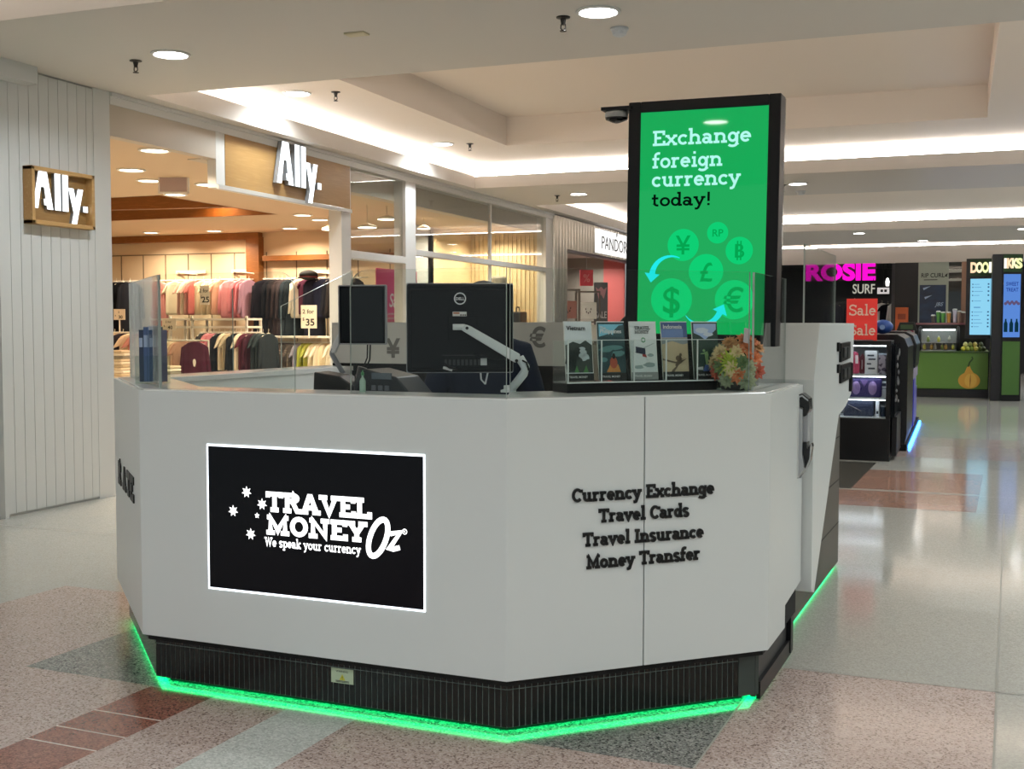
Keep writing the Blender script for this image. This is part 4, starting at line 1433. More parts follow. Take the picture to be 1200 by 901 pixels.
brochure(-.276, 'travel brochure reading Vietnam with grey trees on a pale sky, leftmost in the rack', [
    ('photo', flat('pale_sky', 'dde3e8'), [R_(.02, .0, .98, .99)]),
    ('photo', flat('forest', '39443f'), [[(.02, .14), (.98, .14), (.98, .60), (.75, .68), (.55, .62), (.3, .66), (.02, .60)]]),
    ('photo', flat('river', 'c9d1d6'), [blob(.55, .47, .2, .07, 12, .3), blob(.72, .40, .16, .06, 12, .3), blob(.62, .54, .12, .03)]),
    ('photo', flat('palm', '222b28'), [blob(.3, .42, .22, .12, 14, .3), blob(.45, .5, .1, .07, 12, .4), blob(.2, .3, .2, .12, 12, .3)]),
    ('photo', flat('grass', '4d8a4a'), [[(.3, .14), (.4, .26), (.48, .14)], [(.62, .14), (.74, .26), (.82, .14)]]),
    ('footer', DK, [R_(0, 0, 1, .125)])], [('Vietnam', .018, .08, .85, DK, 0)])
brochure(-.138, 'travel brochure reading The Philippines with an orange canoe on teal water, second in the rack', [
    ('photo', flat('deep_teal', '2c4a50'), [R_(0, 0, 1, .985)]),
    ('photo', flat('tropic_sky', '86cbe4'), [R_(.06, .74, .96, .95)]),
    ('photo', flat('headland', '3a5a60'), [[(.55, .74), (.64, .86), (.8, .93), (.96, .94), (.96, .74)], [(.06, .74), (.5, .80), (.6, .74)]]),
    ('photo', flat('lagoon', '5f8f92'), [blob(.3, .52, .26, .05, 12, .3), blob(.7, .45, .25, .06, 12, .3), blob(.6, .56, .3, .04, 12, .3), blob(.2, .35, .14, .04)]),
    ('photo', flat('canoe_orange', 'd08b45'), [[(.28, .14), (.42, .27), (.72, .27), (.8, .14)]]),
    ('photo', flat('vest_red', 'b4523c'), [blob(.55, .3, .14, .10)]),
    ('photo', flat('hair_dark', '1b1715'), [blob(.56, .41, .06, .05)]),
    ('footer', DK, [R_(0, 0, 1, .125)])], [('The', .012, .09, .865, flat('white', 'e8e8e8'), 0), ('Philippines', .0165, .09, .80, flat('white', 'e8e8e8'), 0)])
brochure(0, 'white brochure with black logo and dark bank card, middle of the rack', [
    ('photo', flat('map_grey', 'e6eaec'), [R_(.02, .13, .98, .99)]),
    ('photo', flat('map_line', '9fb0b0'), [blob(.7, .25, .22, .04, 12, .3), blob(.3, .22, .2, .03, 12, .3), blob(.75, .42, .12, .03), [(.1, .45), (.9, .62), (.9, .63), (.1, .465)]]),
    ('photo', flat('green_ring', '4c9a63'), [blob(.5, .68, .085, .045)]),
    ('photo', flat('map_grey', 'e6eaec'), [blob(.5, .68, .05, .027)]),
    ('photo', flat('bank_card', '2c3146'), [[(.2, .46), (.56, .43), (.56, .535), (.2, .57)]]),
    ('photo', flat('card_red', 'b0413c'), [[(.44, .40), (.6, .38), (.58, .43), (.44, .44)]]),
    ('footer', flat('footer_grey', '9a9d9d'), [R_(0, 0, 1, .13)])], [('TRAVEL', .0125, .18, .86, DK, 1), ('MONEY', .0125, .18, .79, DK, 1)])
brochure(.138, 'travel brochure reading Indonesia with a sandy cove under blue sky, fourth in the rack', [
    ('photo', flat('sand', 'cdb696'), [R_(0, 0, 1, .985)]),
    ('photo', flat('indo_sky', '4a5f8f'), [R_(0, .72, 1, .985)]),
    ('photo', flat('indo_sea', '6f86b8'), [R_(0, .72, .84, .87)]),
    ('photo', flat('haze_grey', '8f969b'), [[(0, .60), (.4, .66), (.8, .60), (1, .62), (1, .71), (0, .71)]]),
    ('photo', flat('sand_dark', '6b5844'), [[(.3, .12), (.55, .3), (.95, .36), (.6, .24), (.42, .12)], [(0, .36), (.5, .30), (.9, .38), (.5, .27), (0, .33)], blob(.62, .36, .12, .05), blob(.7, .42, .05, .03)]),
    ('photo', flat('sand_light', 'd2bf9d'), [blob(.25, .22, .2, .06, 12, .3), blob(.8, .2, .12, .05)]),
    ('footer', DK, [R_(0, 0, 1, .13)])], [('Indonesia', .017, .06, .875, flat('white', 'e8e8e8'), 0)])
brochure(.276, 'travel brochure with a diver on a jetty before dark hills, rightmost in the rack', [
    ('photo', flat('hill_green', '2e453c'), [R_(0, 0, 1, .985)]),
    ('photo', flat('cloud_sky', 'a9bfe8'), [[(.06, .80), (.3, .75), (.5, .68), (.7, .76), (.95, .86), (.95, .96), (.06, .96)]]),
    ('photo', flat('cloud', 'd5dcea'), [blob(.4, .84, .26, .05, 14, .2), blob(.62, .77, .18, .04, 12, .2)]),
    ('photo', flat('lake', '27443e'), [R_(.04, .2, .96, .5)]),
    ('photo', flat('jetty_blue', '5470b8'), [[(.35, .13), (.45, .24), (.95, .24), (.95, .13)], [(.75, .2), (.8, .36), (.86, .36), (.9, .2)]]),
    ('photo', flat('diver', '93b77e'), [[(.48, .24), (.44, .46), (.56, .48), (.6, .42), (.56, .24)], [(.28, .44), (.5, .46), (.5, .43), (.28, .425)], blob(.42, .49, .05, .025)]),
    ('photo', flat('boat_white', 'd6d9dc'), [[(.08, .16), (.16, .2), (.36, .21), (.36, .15)]]),
    ('footer', DK, [R_(0, 0, 1, .13)])])

# planter with succulents beside the rack
pl = thing('succulent_planter', 'mixed orange and green succulents in a dark bowl right of the brochures', 'plant', K(.60, .87, ZC), KR)
pl.scale = (.80, .80, .84)
b = MB()
b.lathe([(.045, 0), (.07, .004), (.088, .05), (.084, .06), (.075, .05)], 20)
b.build('bowl', mat('bowl_dark', '3a3835', .5), pl, smooth=True)
pr_ = random.Random(5)
def rosette(c, r, axis, n=9, up=.6, wd=.36):
    """fleshy pointed leaves in three whorls opening along axis"""
    ax = Vector(axis).normalized()
    u = ax.orthogonal().normalized()
    v = ax.cross(u)
    mb = MB()
    for ring in range(3):
        for k in range(n):
            a = 2 * pi * k / n + ring * .4
            el = up * (.15 + ring * .5)
            rad = u * cos(a) + v * sin(a)
            d = rad * cos(el) + ax * sin(el)
            s_ = -u * sin(a) + v * cos(a)
            L = r * (1 - .26 * ring)
            c0 = Vector(c)
            nrm = d.cross(s_)
            w_ = L * wd * .5
            p = [c0, c0 + d * L * .55 + s_ * w_, c0 + d * L, c0 + d * L * .55 - s_ * w_, c0 + d * L * .55 + nrm * L * .10, c0 + d * L * .55 - nrm * L * .10]
            mb.add(p, [(0, 1, 4), (1, 2, 4), (2, 3, 4), (3, 0, 4), (1, 0, 5), (2, 1, 5), (3, 2, 5), (0, 3, 5)])
    return mb
SUC = [mat('leaf_lime', 'a9bb40', .5), mat('leaf_olive', '5f7a4a', .5), mat('leaf_orange', 'cf7a4c', .5), mat('leaf_sage', '97a282', .5), mat('leaf_rust', 'a8503a', .5), mat('leaf_cream', 'd2bf90', .5), mat('leaf_tan', 'b98a5a', .5)]
# (right, towards the viewer, up, radius, colour, leaves)
spots = [(-.01, .10, .125, .075, 0, 16), (-.07, .06, .175, .05, 5, 9), (.0, .05, .20, .055, 6, 9), (.06, .06, .195, .05, 2, 9), (.02, .09, .175, .045, 5, 10), (.095, .05, .15, .05, 2, 9), (-.085, .07, .085, .045, 4, 9), (.03, .11, .075, .05, 2, 9),
         (.08, .09, .10, .05, 3, 10), (-.03, .10, .05, .045, 3, 10), (.07, .09, .045, .052, 3, 10), (.115, .06, .09, .045, 4, 8), (-.105, .03, .13, .05, 5, 9), (.0, -.02, .19, .07, 1, 10), (-.06, -.03, .14, .07, 3, 9), (.07, -.03, .14, .07, 1, 9),
         (-.03, .04, .225, .04, 6, 9), (.045, .03, .235, .05, 2, 9), (.10, .0, .2, .05, 6, 9), (.08, .02, .225, .04, 2, 9), (-.09, .0, .19, .045, 3, 9), (.0, .12, .10, .045, 5, 10), (.05, .11, .13, .04, 1, 9), (-.06, .10, .11, .045, 1, 9), (-.055, .09, .145, .04, 6, 9)]
b = MB()
b.ell((0, 0, .12), (.085, .075, .10), 14, 10)
b.build('moss', mat('moss_dark', '2a3020', .9), pl, smooth=True)
for x, y, z, r, mi, n in spots:
    ax = (x * .8, -y - .03, (z - .10) * .9)
    rosette((x, -y * .8, z), r, ax, n, .9, .26 if mi == 0 else .55).build('succulent', SUC[mi], pl)
# hanging tag taped to the screen edge
tg = thing('paper_tag', 'small pale tag stuck to the edge of the clear screen over the plant', 'tag', CKp(.50, .115, 1.385), crz)
MB().prism([(-.015, 0), (.012, -.006), (.018, .05), (-.010, .055)], 0, .002, 0, frame((0, 0, 0), (1, 0, 0))).build('card', mat('tag_pale', 'b9aeb0', .5), tg)

# blue pamphlet stand on the left chamfer ledge
ps = thing('pamphlet_stand', 'clear stand of blue pamphlets on the left corner ledge', 'pamphlet stand', K(-1.84, .37, ZC), KR + radians(10))
b = MB()
b.box(-.06, .06, -.03, .05, 0, .006)
b.box(-.06, .06, .044, .05, 0, .25)
b.box(-.06, .06, -.03, -.025, 0, .12)
b.box(-.063, -.058, -.03, .05, 0, .12)
b.box(.058, .063, -.03, .05, 0, .12)
b.build('holder', GLASS, ps)
for i, (x, dz, c) in enumerate(((-.04, .0, '2b3a55'), (-.018, .012, '49618c'), (.004, .018, '6f8fc4'), (.026, .012, '34425c'), (.046, .0, '5b5a78'))):
    q = thing('pamphlet', ['dark navy pamphlet at the left end of the blue stand', 'mid blue pamphlet second in the blue stand', 'pale blue pamphlet in the middle of the blue stand', 'slate pamphlet fourth in the blue stand', 'mauve grey pamphlet at the right end of the blue stand'][i], 'pamphlet', ps.matrix_basis @ Vector((x, .006, .008)), KR + radians(10), 'pamphlets in the blue stand')
    MB().box(-.0105, .0105, -.02, .03, 0, .225 + dz).build('booklet', mat('pamphlet_' + c, c, .4), q, bevel=.001)
    MB().box(-.008, .008, -.0215, -.02, .15, .19 + dz).build('title_strip', mat('pamphlet_strip', '9fb2cf', .5), q)

# ================================================================== SHOP SIGNS
ally = thing('shop_sign', 'wooden fascia sign with white block letters over the entrance', 'shop sign', (XW, 10.86, 2.77))
MB().box(-.10, 0, -1.36, 1.27, 0, .53).build('sign_box', mat('sign_white_metal', 'd3d2cf', .4), ally, bevel=.003)
MB().box(0, .004, -1.215, 1.265, .03, .53).build('wood_face', noisy('sign_oak', ['b08a57', '9d7848', 'bb9865'], 2.2, .4, stretch=(1, 1.2, 16), detail=4), ally)
MB().box(0, .03, -1.36, 1.27, -.012, .03).build('bottom_rail', mat('sign_rail', 'c9c9c7', .3, metal=.4), ally, bevel=.002)
ALW = glow('sign_letter_white', (.93, .97, 1.0), 2.0)
ALE = mat('sign_letter_return', '9a9c9f', .35, metal=.4)
def ally_letters(par, M, k, d):
    """the word as four solid letters and a stop; k = cap height"""
    def L(nm, poly):
        b = MB().prism([(x * k, y * k) for x, y in poly], 0, d, 0, M)
        b.m[1] = 1
        b.build(nm, [ALE, ALW], par)
    # A in two legs and a bar, two staves, a y with a dropped tail, a square stop
    L('letter', [(0, 0), (.20, 0), (.31, .56), (.42, .56), (.47, .26), (.40, .26), (.42, .10), (.50, .10), (.52, 0), (.74, 0), (.52, 1), (.24, 1)])
    L('letter', [(.80, 0), (1.02, 0), (1.02, 1.0), (.80, 1.0)])
    L('letter', [(1.08, 0), (1.30, 0), (1.30, 1.0), (1.08, 1.0)])
    L('letter', [(1.30, .64), (1.50, .64), (1.58, .36), (1.66, .64), (1.87, .64), (1.60, -.34), (1.40, -.34), (1.49, -.02)])
    L('full_stop', [(1.86, .04), (2.04, .04), (2.04, .20), (1.86, .20)])
ally_letters(ally, frame((.02, -.40, .155), (0, 1, 0)), .44, .05)
ba = thing('blade_sign', 'small framed wooden wall sign with glowing white letters', 'shop sign', (XW, 7.36, 2.225))
MB().box(.005, .02, -.32, .32, .02, .42).build('wood_face', MATS['sign_oak'], ba)
b = MB()
for a in ((-.345, -.315, 0, .44), (.315, .345, 0, .44)):
    b.box(0, .09, a[0], a[1], a[2], a[3])
b.box(0, .09, -.345, .345, 0, .03)
b.box(0, .09, -.345, .345, .41, .44)
b.build('frame', WOOD, ba, bevel=.003)
ally_letters(ba, frame((.022, -.305, .125), (0, 1, 0)), .298, .03)
pd = thing('jewellery_sign', 'long white box sign with thin black capitals on the ribbed front', 'shop sign', (XW + .03, 23.0, 2.86))
MB().box(0, .08, -1.27, 1.6, 0, .46).build('sign_box', glow('sign_box_white', (1, .99, .97), 1.25), pd, bevel=.003)
mb = MB()
put(mb, sans('PANDORA', .36, .004, -.004, fit=2.15), 0.0, .09, frame((.08, .1, 0), (0, 1, 0)), d=0)
mb.build('lettering', mat('sign_black', '14120f', .5), pd)
mb = MB()
mb.prism([(0, 0), (.04, .07), (.0, .10), (-.04, .07)], 0, .006, 0, frame((.08, .1, .37), (0, 1, 0)))
mb.build('crown_mark', MATS['sign_black'], pd)
# square ceiling vent inside the shop entrance
sp = thing('ceiling_vent', 'square pale ceiling vent hanging inside the shop entrance', 'vent', (-8.05, 10.65, 2.905), radians(20))
MB().box(-.15, .15, -.02, .02, 0, .24).build('grille', mat('vent_mauve', 'b7a5a6', .6), sp)
b = MB()
for a in ((-.165, -.15, -.015, .255), (.15, .165, -.015, .255), (-.165, .165, -.015, 0), (-.165, .165, .24, .255)):
    b.box(a[0], a[1], -.028, .028, a[2], a[3])
b.build('frame', mat('vent_white', 'e4e0dc', .4), sp)

# ================================================================== CLOTHES IN THE SHOP
def loft(rings, mb, mi=0, M=None):
    """closed tube through rings of points"""
    n = len(rings[0])
    v = [p for r in rings for p in r]
    f = []
    for i in range(len(rings) - 1):
        for k in range(n):
            f.append((i * n + k, i * n + (k + 1) % n, (i + 1) * n + (k + 1) % n, (i + 1) * n + k))
    f.append(tuple(range(n))[::-1])
    f.append(tuple(range((len(rings) - 1) * n, len(rings) * n)))
    mb.add(v, f, mi, M)
def torso(mb, prof, depth, folds=5, amp=.010, n=28, ph=0.0):
    rings = []
    for i, (w_, z) in enumerate(prof):
        r = []
        for k in range(n):
            a = 2 * pi * k / n
            am = amp * min(1, i / 3)
            e = 1 + (am / max(.03, depth)) * sin(folds * a + ph + i * .35)
            c_, s_ = cos(a), sin(a)
            r.append((w_ * (abs(c_) ** .75) * (1 if c_ > 0 else -1), depth * (abs(s_) ** .75) * (1 if s_ > 0 else -1) * e, z))
        rings.append(r)
    loft(rings, mb)
def sleeve(mb, s, x0, z0, x1, z1, r0, r1, depth=.035):
    n = 10
    rings = []
    for i in range(5):
        u = i / 4
        cx, cz = x0 + (x1 - x0) * u, z0 + (z1 - z0) * u
        r = r0 + (r1 - r0) * u
        rings.append([(s * (cx + r * cos(2 * pi * k / n)), depth * sin(2 * pi * k / n) * (1 - .3 * u), cz + r * .35 * cos(2 * pi * k / n) * -1) for k in range(n)])
    loft(rings, mb)
HANGW = mat('hanger_cream', 'e6dcc8', .5)
def hanger_mb():
    b = MB()
    b.tube([(-.17, 0, -.055), (0, 0, .0), (.17, 0, -.055)], .008, 6)
    b.tube([(0, 0, 0), (0, 0, .03), (.012, 0, .05), (0, 0, .062)], .004, 6)
    return b
def garment(kind):
    """hangs from z = 0.06 (hook) downwards; width along X"""
    b = MB()
    if kind == 'tee':
        torso(b, [(.06, -.01), (.13, -.03), (.20, -.06), (.215, -.16), (.22, -.35), (.225, -.56), (.215, -.60)], .045, 6)
        for s in (-1, 1):
            sleeve(b, s, .17, -.07, .27, -.22, .055, .075)
    elif kind == 'knit':
        torso(b, [(.06, -.01), (.13, -.035), (.20, -.07), (.215, -.2), (.22, -.45), (.225, -.62), (.19, -.66)], .055, 7, .014)
        for s in (-1, 1):
            sleeve(b, s, .19, -.08, .265, -.58, .055, .04)
    elif kind == 'dress':
        torso(b, [(.05, -.01), (.12, -.03), (.17, -.08), (.16, -.3), (.19, -.5), (.25, -.85), (.26, -.90)], .05, 8, .018)
    elif kind == 'coat':
        torso(b, [(.06, -.01), (.15, -.035), (.22, -.07), (.225, -.3), (.23, -.6), (.245, -.93), (.24, -.96)], .06, 6, .012)
        for s in (-1, 1):
            sleeve(b, s, .20, -.09, .26, -.66, .06, .045)
    elif kind == 'trousers':
        torso(b, [(.16, -.06), (.18, -.10), (.19, -.3), (.18, -.32)], .04, 5)
        for s in (-1, 1):
            sleeve(b, s, .095, -.28, .11, -.95, .09, .07, .04)
    return b
GPROTO = {}
CLOTH = {}
def cloth(c, kind='plain', c2=None):
    nm = 'cloth_%s_%s' % (kind, c)
    if kind == 'plain':
        return mat(nm, c, .9, spec=.15)
    if kind == 'dots':
        return noisy(nm, [c2, c], 38, .9, .15, kind='dots', stops=[0, .24])
    if kind == 'stripe':
        return noisy(nm, [c, c2, c], 9, .9, .15, kind='wave', detail=0.4)
    return noisy(nm, [c, c2], 30, .9, .15, kind='cells')
def hang(kind, x, y, z, rz, m, lab, group, cat='garment', sx=1.0):
    """one garment with its hanger; the first of a kind is built, the others copied"""
    nm = {'tee': 'hanging_shirt', 'knit': 'hanging_jumper', 'dress': 'hanging_dress', 'coat': 'hanging_coat', 'trousers': 'hanging_trousers'}[kind]
    if kind not in GPROTO:
        o = garment(kind).build(nm, m, smooth=True)
        hanger_mb().build('hanger', HANGW, o)
        GPROTO[kind] = o
        o.material_slots[0].link = 'OBJECT'
        o.material_slots[0].material = m
        o.location = (x, y, z - .06)
        o.rotation_euler = (0, 0, rz)
        tag(o, lab, cat, group)
    else:
        o = dup(GPROTO[kind], (x, y, z - .06), rz, lab, m)
        o['group'] = group
    o.scale = (sx, 1.0 if abs(rz) < .6 else sx, 1)
    return o
side = pi / 2 - .12
def ordinal(i):
    return ['first', 'second', 'third', 'fourth', 'fifth', 'sixth', 'seventh', 'eighth', 'ninth', 'tenth', 'eleventh', 'twelfth', 'thirteenth', 'fourteenth', 'fifteenth', 'sixteenth', 'seventeenth', 'eighteenth', 'nineteenth', 'twentieth', 'twenty-first', 'twenty-second', 'twenty-third', 'twenty-fourth'][i]
def rail(name, lab, x0, x1, y, z, wall=None, floor=True, m=None):
    t = thing(name, lab, 'clothes rail', ((x0 + x1) / 2, y, 0))
    hw = (x1 - x0) / 2
    m = m or mat('rail_white', 'e2dccf', .4)
    MB().tube([(-hw, 0, z), (hw, 0, z)], .014, 8).build('rail_bar', m, t)
    if wall:
        for x in (-hw + .1, hw - .1):
            MB().tube([(x, wall - y, z + .02), (x, 0, z)], .012, 6).build('bracket', m, t)
    if floor:
        for x in (-hw, hw):
            MB().tube([(x, 0, z), (x, 0, 0)], .014, 8).build('upright', m, t)
            MB().tube([(x, -.25, .012), (x, .25, .012)], .012, 6).build('foot', m, t)
    return t
# --- back wall, left half: upper rail
wra = rail('wall_rail', 'upper wall rail holding pale and pink tops left of the timber post', -14.266, -11.374, 17.1, 2.235, wall=17.5, floor=False)
UP = [('coat', -14.190, .9, cloth('131418')), ('knit', -14.038, .5, cloth('0f1014')), ('coat', -13.888, .9, cloth('191b21')),
      ('dress', -13.257, .1, cloth('cf8a80', 'stripe', 'b56a64')), ('tee', -12.910, .1, cloth('e3d0b2')),
      ('tee', -12.693, 1.3, cloth('c98a7c', 'stripe', 'd8b8a4')), ('tee', -12.621, 1.3, cloth('e6d3ba')), ('tee', -12.549, 1.3, cloth('c98579', 'stripe', 'd0a590')), ('tee', -12.478, 1.35, cloth('b9625a')),
      ('tee', -12.317, .35, cloth('e2cdac')), ('tee', -12.176, 1.2, cloth('dcc6a2')), ('tee', -12.070, 1.25, cloth('d3bb9a')), ('tee', -11.982, 1.25, cloth('d8a98c', 'stripe', 'c48a72')),
      ('knit', -11.754, .3, cloth('e08f94')), ('knit', -11.564, 1.2, cloth('d57f86')), ('knit', -11.460, 1.25, cloth('cf7880')), ('knit', -11.391, 1.3, cloth('b98a9a', 'stripe', '8d6a80'))]
DESC = ['black coat', 'black jumper turned slightly', 'blue black coat', 'rose striped dress', 'cream buttoned top', 'pink striped top', 'pale cream top', 'pink and beige striped top', 'brick pink top', 'cream top behind the 25 sign', 'cream top', 'tan cream top', 'peach striped top', 'pink jumper facing front', 'pink jumper', 'dark pink jumper', 'mauve striped jumper']
for i, (k, x, rz, m) in enumerate(UP):
    hang(k, x, 17.08, 2.29, rz, m, '%s, %s from the left on the upper wall rail' % (DESC[i], ordinal(i)), 'tops on the upper wall rail', sx=.85)
def bar(par, px, y, z, hw=.3):
    c = par.location
    M = Matrix.Translation((px - c.x, y - c.y, z - c.z))
    a = MB().tube([(-hw, .2, .06), (0, 0, .03), (hw, -.05, 0)], .012, 6, 0, M).build('display_arm', HANGW, par)
    MB().box(-hw - .02, hw + .02, .18, .2, .03, .09, 0, M).build('wall_plate', HANGW, a)
bar(wra, -12.863, 17.28, 2.34)
bar(wra, -11.685, 17.28, 2.34)
# --- white gondola under it with a lower rail
gn = thing('display_gondola', 'white metal gondola under the upper wall rail', 'shop fixture', (-11.813, 16.4, 0))
GW = mat('gondola_white', 'efe8db', .4)
for z, nm in ((1.53, 'shelf'), (1.40, 'shelf')):
    MB().box(-.98, .98, -.22, .22, z, z + .035).build(nm, GW, gn, bevel=.003)
for x in (-.98, -.56, -.12, .94):
    MB().box(x, x + .035, -.22, -.185, 0, 1.60).build('upright', GW, gn)
    MB().box(x, x + .035, .185, .22, 0, 1.55).build('upright', GW, gn)
MB().tube([(-.98, -.22, 1.16), (-.12, -.22, 1.16)], .012, 8).build('front_bar', GW, gn)
LOW = [cloth('3a3634'), cloth('d98a8e'), cloth('d27c86'), cloth('1c1b1f'), cloth('e0d0b6'), cloth('cdb898', 'dots', '8a7a60'), cloth('1f2024'), cloth('e2d3b9'), cloth('5a2432'), cloth('43202c'), cloth('2c3436'), cloth('30393b'), cloth('262c30')]
LD = ['charcoal top', 'pink top', 'rose top', 'black top', 'cream top', 'dotted beige top', 'black long top', 'pale cream top', 'maroon top', 'deep maroon top', 'slate top', 'grey green top', 'blue black top']
for i, m in enumerate(LOW):
    hang('tee' if i % 3 else 'knit', -11.486 + i * .103, 15.9, 1.385, 1.42 + .1 * sin(i * 2), m, '%s, %s from the left on the lower gondola rail' % (LD[i], ordinal(i)), 'tops on the lower gondola rail', sx=.8)
rail('gondola_front_rail', 'white rail in front of the gondola', -11.552, -10.385, 15.9, 1.33)
# --- front rack with cream tops and the maroon top
rail('low_rack', 'low white rack with cream tops and a maroon top at the front', -11.828, -10.957, 15.3, 1.21)
for i in range(7):
    hang('tee', -11.779 + i * .05, 15.3 + .01 * i, 1.265, 1.25, cloth(['dcc9aa', 'd3bf9e', 'e0cfb2', 'd0b996', 'dcc8a6', 'c9a58a', 'b98f76'][i]), '%s top, %s from the left on the low front rack' % (['cream', 'sand', 'ivory', 'tan', 'pale cream', 'light brown', 'clay'][i], ordinal(i)), 'tops on the low front rack', sx=.9)
mo = hang('knit', -11.139, 15.2, 1.265, .45, cloth('4a1a2c'), 'maroon top with a pale chest emblem at the end of the low front rack', 'tops on the low front rack', sx=.85)
em = MB()
em.ell((0, 0, 0), (.03, .006, .05), 12, 8)
em.ell((0, -.002, -.045), (.02, .006, .025), 10, 6)
em.build('emblem', mat('emblem_cream', 'e2d8c8', .6), mo, loc=(.0, -.062, -.33))
# folded piles
def folded(x, y, z, c, lab, group):
    t = thing('folded_top', lab, 'folded clothes', (x, y, z), random.uniform(-.15, .15), group)
    b = MB()
    pts = [(-.16, 0), (.16, 0), (.175, .018), (.165, .042), (-.165, .042), (-.175, .022)]
    b.prism(pts, -.14, .14, 0, frame((0, 0, 0), (1, 0, 0)))
    b.build('body', c, t, bevel=.012)
    b = MB()
    b.prism([(-.15, .012), (.15, .012), (.155, .03), (-.155, .03)], .138, .150, 0, frame((0, 0, 0), (1, 0, 0)))
    b.build('fold', c, t, bevel=.006)
tb = thing('display_table', 'cream display table with folded piles at the left of the shop', 'table', (-11.682, 14.6, 0))
MB().box(-.75, .65, -.5, .5, .58, .63).build('tabletop', GW, tb, bevel=.004)
for x in (-.70, .55):
    for yy in (-.45, .42):
        MB().box(x, x + .05, yy, yy + .04, 0, .58).build('leg', GW, tb)
FC = ['e6d9c0', 'd9c8a9', '8e8878', 'e8ddc8', 'd3c2a3', 'ebe2cf', 'dfd0b3', 'c6b698']
for p, (x, y, n, nm) in enumerate(((-11.033, 14.35, 5, 'right'), (-12.000, 14.5, 10, 'left'), (-11.963, 14.85, 5, 'middle'))):
    for k in range(n):
        folded(x, y, .63 + k * .044, cloth(FC[(k + 3 * p) % 8]), 'folded top, %s from the bottom of the %s pile on the cream table' % (ordinal(k), nm), 'folded tops on the cream table')
# price signs
def price(x, y, z, w_, h_, l1, l2, lab, rz=.25, post=None):
    t = thing('price_sign', lab, 'price sign', (x, y, z), rz)
    MB().box(-w_ / 2, w_ / 2, 0, .012, 0, h_).build('card', mat('sign_card', 'e9dcc6', .5), t, bevel=.002)
    M = frame((0, -.001, 0), (1, 0, 0))
    mb = MB()
    put(mb, sans(l2, h_ * .42, .001, .02), .02, h_ * .12, M, d=0)
    put(mb, sans('$', h_ * .18, .001, .01), -w_ * .34, h_ * .34, M, d=0)
    mb.build('price', BLACKM, t)
    mb = MB()
    put(mb, sans(l1, h_ * .26, .001, .015), -.01, h_ * .64, M, d=0)
    mb.build('offer', mat('offer_dark', '3a352e', .6), t)
    if post:
        MB().tube([(0, .006, 0), (0, .006, -post)], .012, 6).build('stem', GW, t)
price(-12.065, 16.75, 1.80, .17, .33, '2 for', '25', 'white price sign reading 2 for 25 on the cream tops')
price(-9.751, 16.3, 1.40, .26, .37, '2 for', '35', 'white price sign reading 2 for 35 under the dark coats', post=.16)
price(-12.309, 16.1, 1.36, .24, .20, '2 for', '40', 'pale price sign standing on the left of the gondola', post=.2)
price(-13.241, 16.0, 1.54, .20, .18, '2', '30', 'pale price card hanging below the black jumpers', post=.35)
# --- back wall, right half: dark coats over a white rail
wrb = rail('wall_rail', 'upper wall rail holding dark coats right of the timber post', -11.117, -9.226, 17.1, 2.235, wall=17.5, floor=False)
bar(wrb, -10.072, 17.28, 2.30)
RT = [('coat', -11.049, .6, cloth('1b151d')), ('coat', -10.897, 1.2, cloth('141217')), ('coat', -10.812, 1.25, cloth('221a1b')), ('coat', -10.728, 1.25, cloth('332727')), ('coat', -10.645, 1.3, cloth('3a3032', 'speck', '221c1d')), ('coat', -10.561, 1.25, cloth('242b31')),
      ('coat', -10.478, 1.2, cloth('1c2226')), ('knit', -10.395, 1.35, cloth('d8cbb8')), ('tee', -10.199, .4, cloth('54293d')), ('coat', -10.098, 1.2, cloth('262533')), ('knit', -9.905, .35, cloth('2b2d42')), ('knit', -9.755, 1.2, cloth('2a2a33')), ('knit', -9.674, 1.25, cloth('3a3230', 'speck', 'a09078')), ('coat', -9.578, 1.25, cloth('16171c')), ('coat', -9.369, 1.1, cloth('1d1a20'))]
RD = ['plum black coat', 'black coat', 'brown black coat', 'dark brown coat', 'speckled brown coat', 'slate black coat', 'dark grey coat', 'cream knit', 'plum top under the cap', 'dark violet coat', 'navy knit facing front', 'charcoal knit', 'patterned dark knit', 'ink black coat', 'dark aubergine coat']
for i, (k, x, rz, m) in enumerate(RT):
    hang(k, x, 17.08, 2.29, rz, m, '%s, %s from the left on the dark coat rail' % (RD[i], ordinal(i)), 'clothes on the dark coat rail', sx=.9)
cp = thing('flat_cap', 'black cap with a red band hung above the plum top', 'cap', (-10.110, 16.9, 2.20), .2)
b = MB()
b.ell((0, 0, .08), (.16, .14, .085), 16, 10)
b.build('crown', mat('cap_black', '0e0c0d', .85), cp, smooth=True)
b = MB()
b.prism([(-.15, -.10), (.15, -.10), (.11, -.22), (0, -.25), (-.11, -.22)], .02, .035)
b.build('peak', mat('cap_black', '0e0c0d', .85), cp, bevel=.004)
MB().lathe([(.155, .03), (.157, .06)], 16).build('band', mat('cap_red', '5c1718', .7), cp)
wr = rail('low_wall_rail', 'long low rail of pale and patterned tops below the dark coats', -10.875, -8.956, 16.6, 1.17)
MB().box(-.98, .98, -.2, .2, 1.24, 1.275).build('top_shelf', GW, wr, bevel=.003)
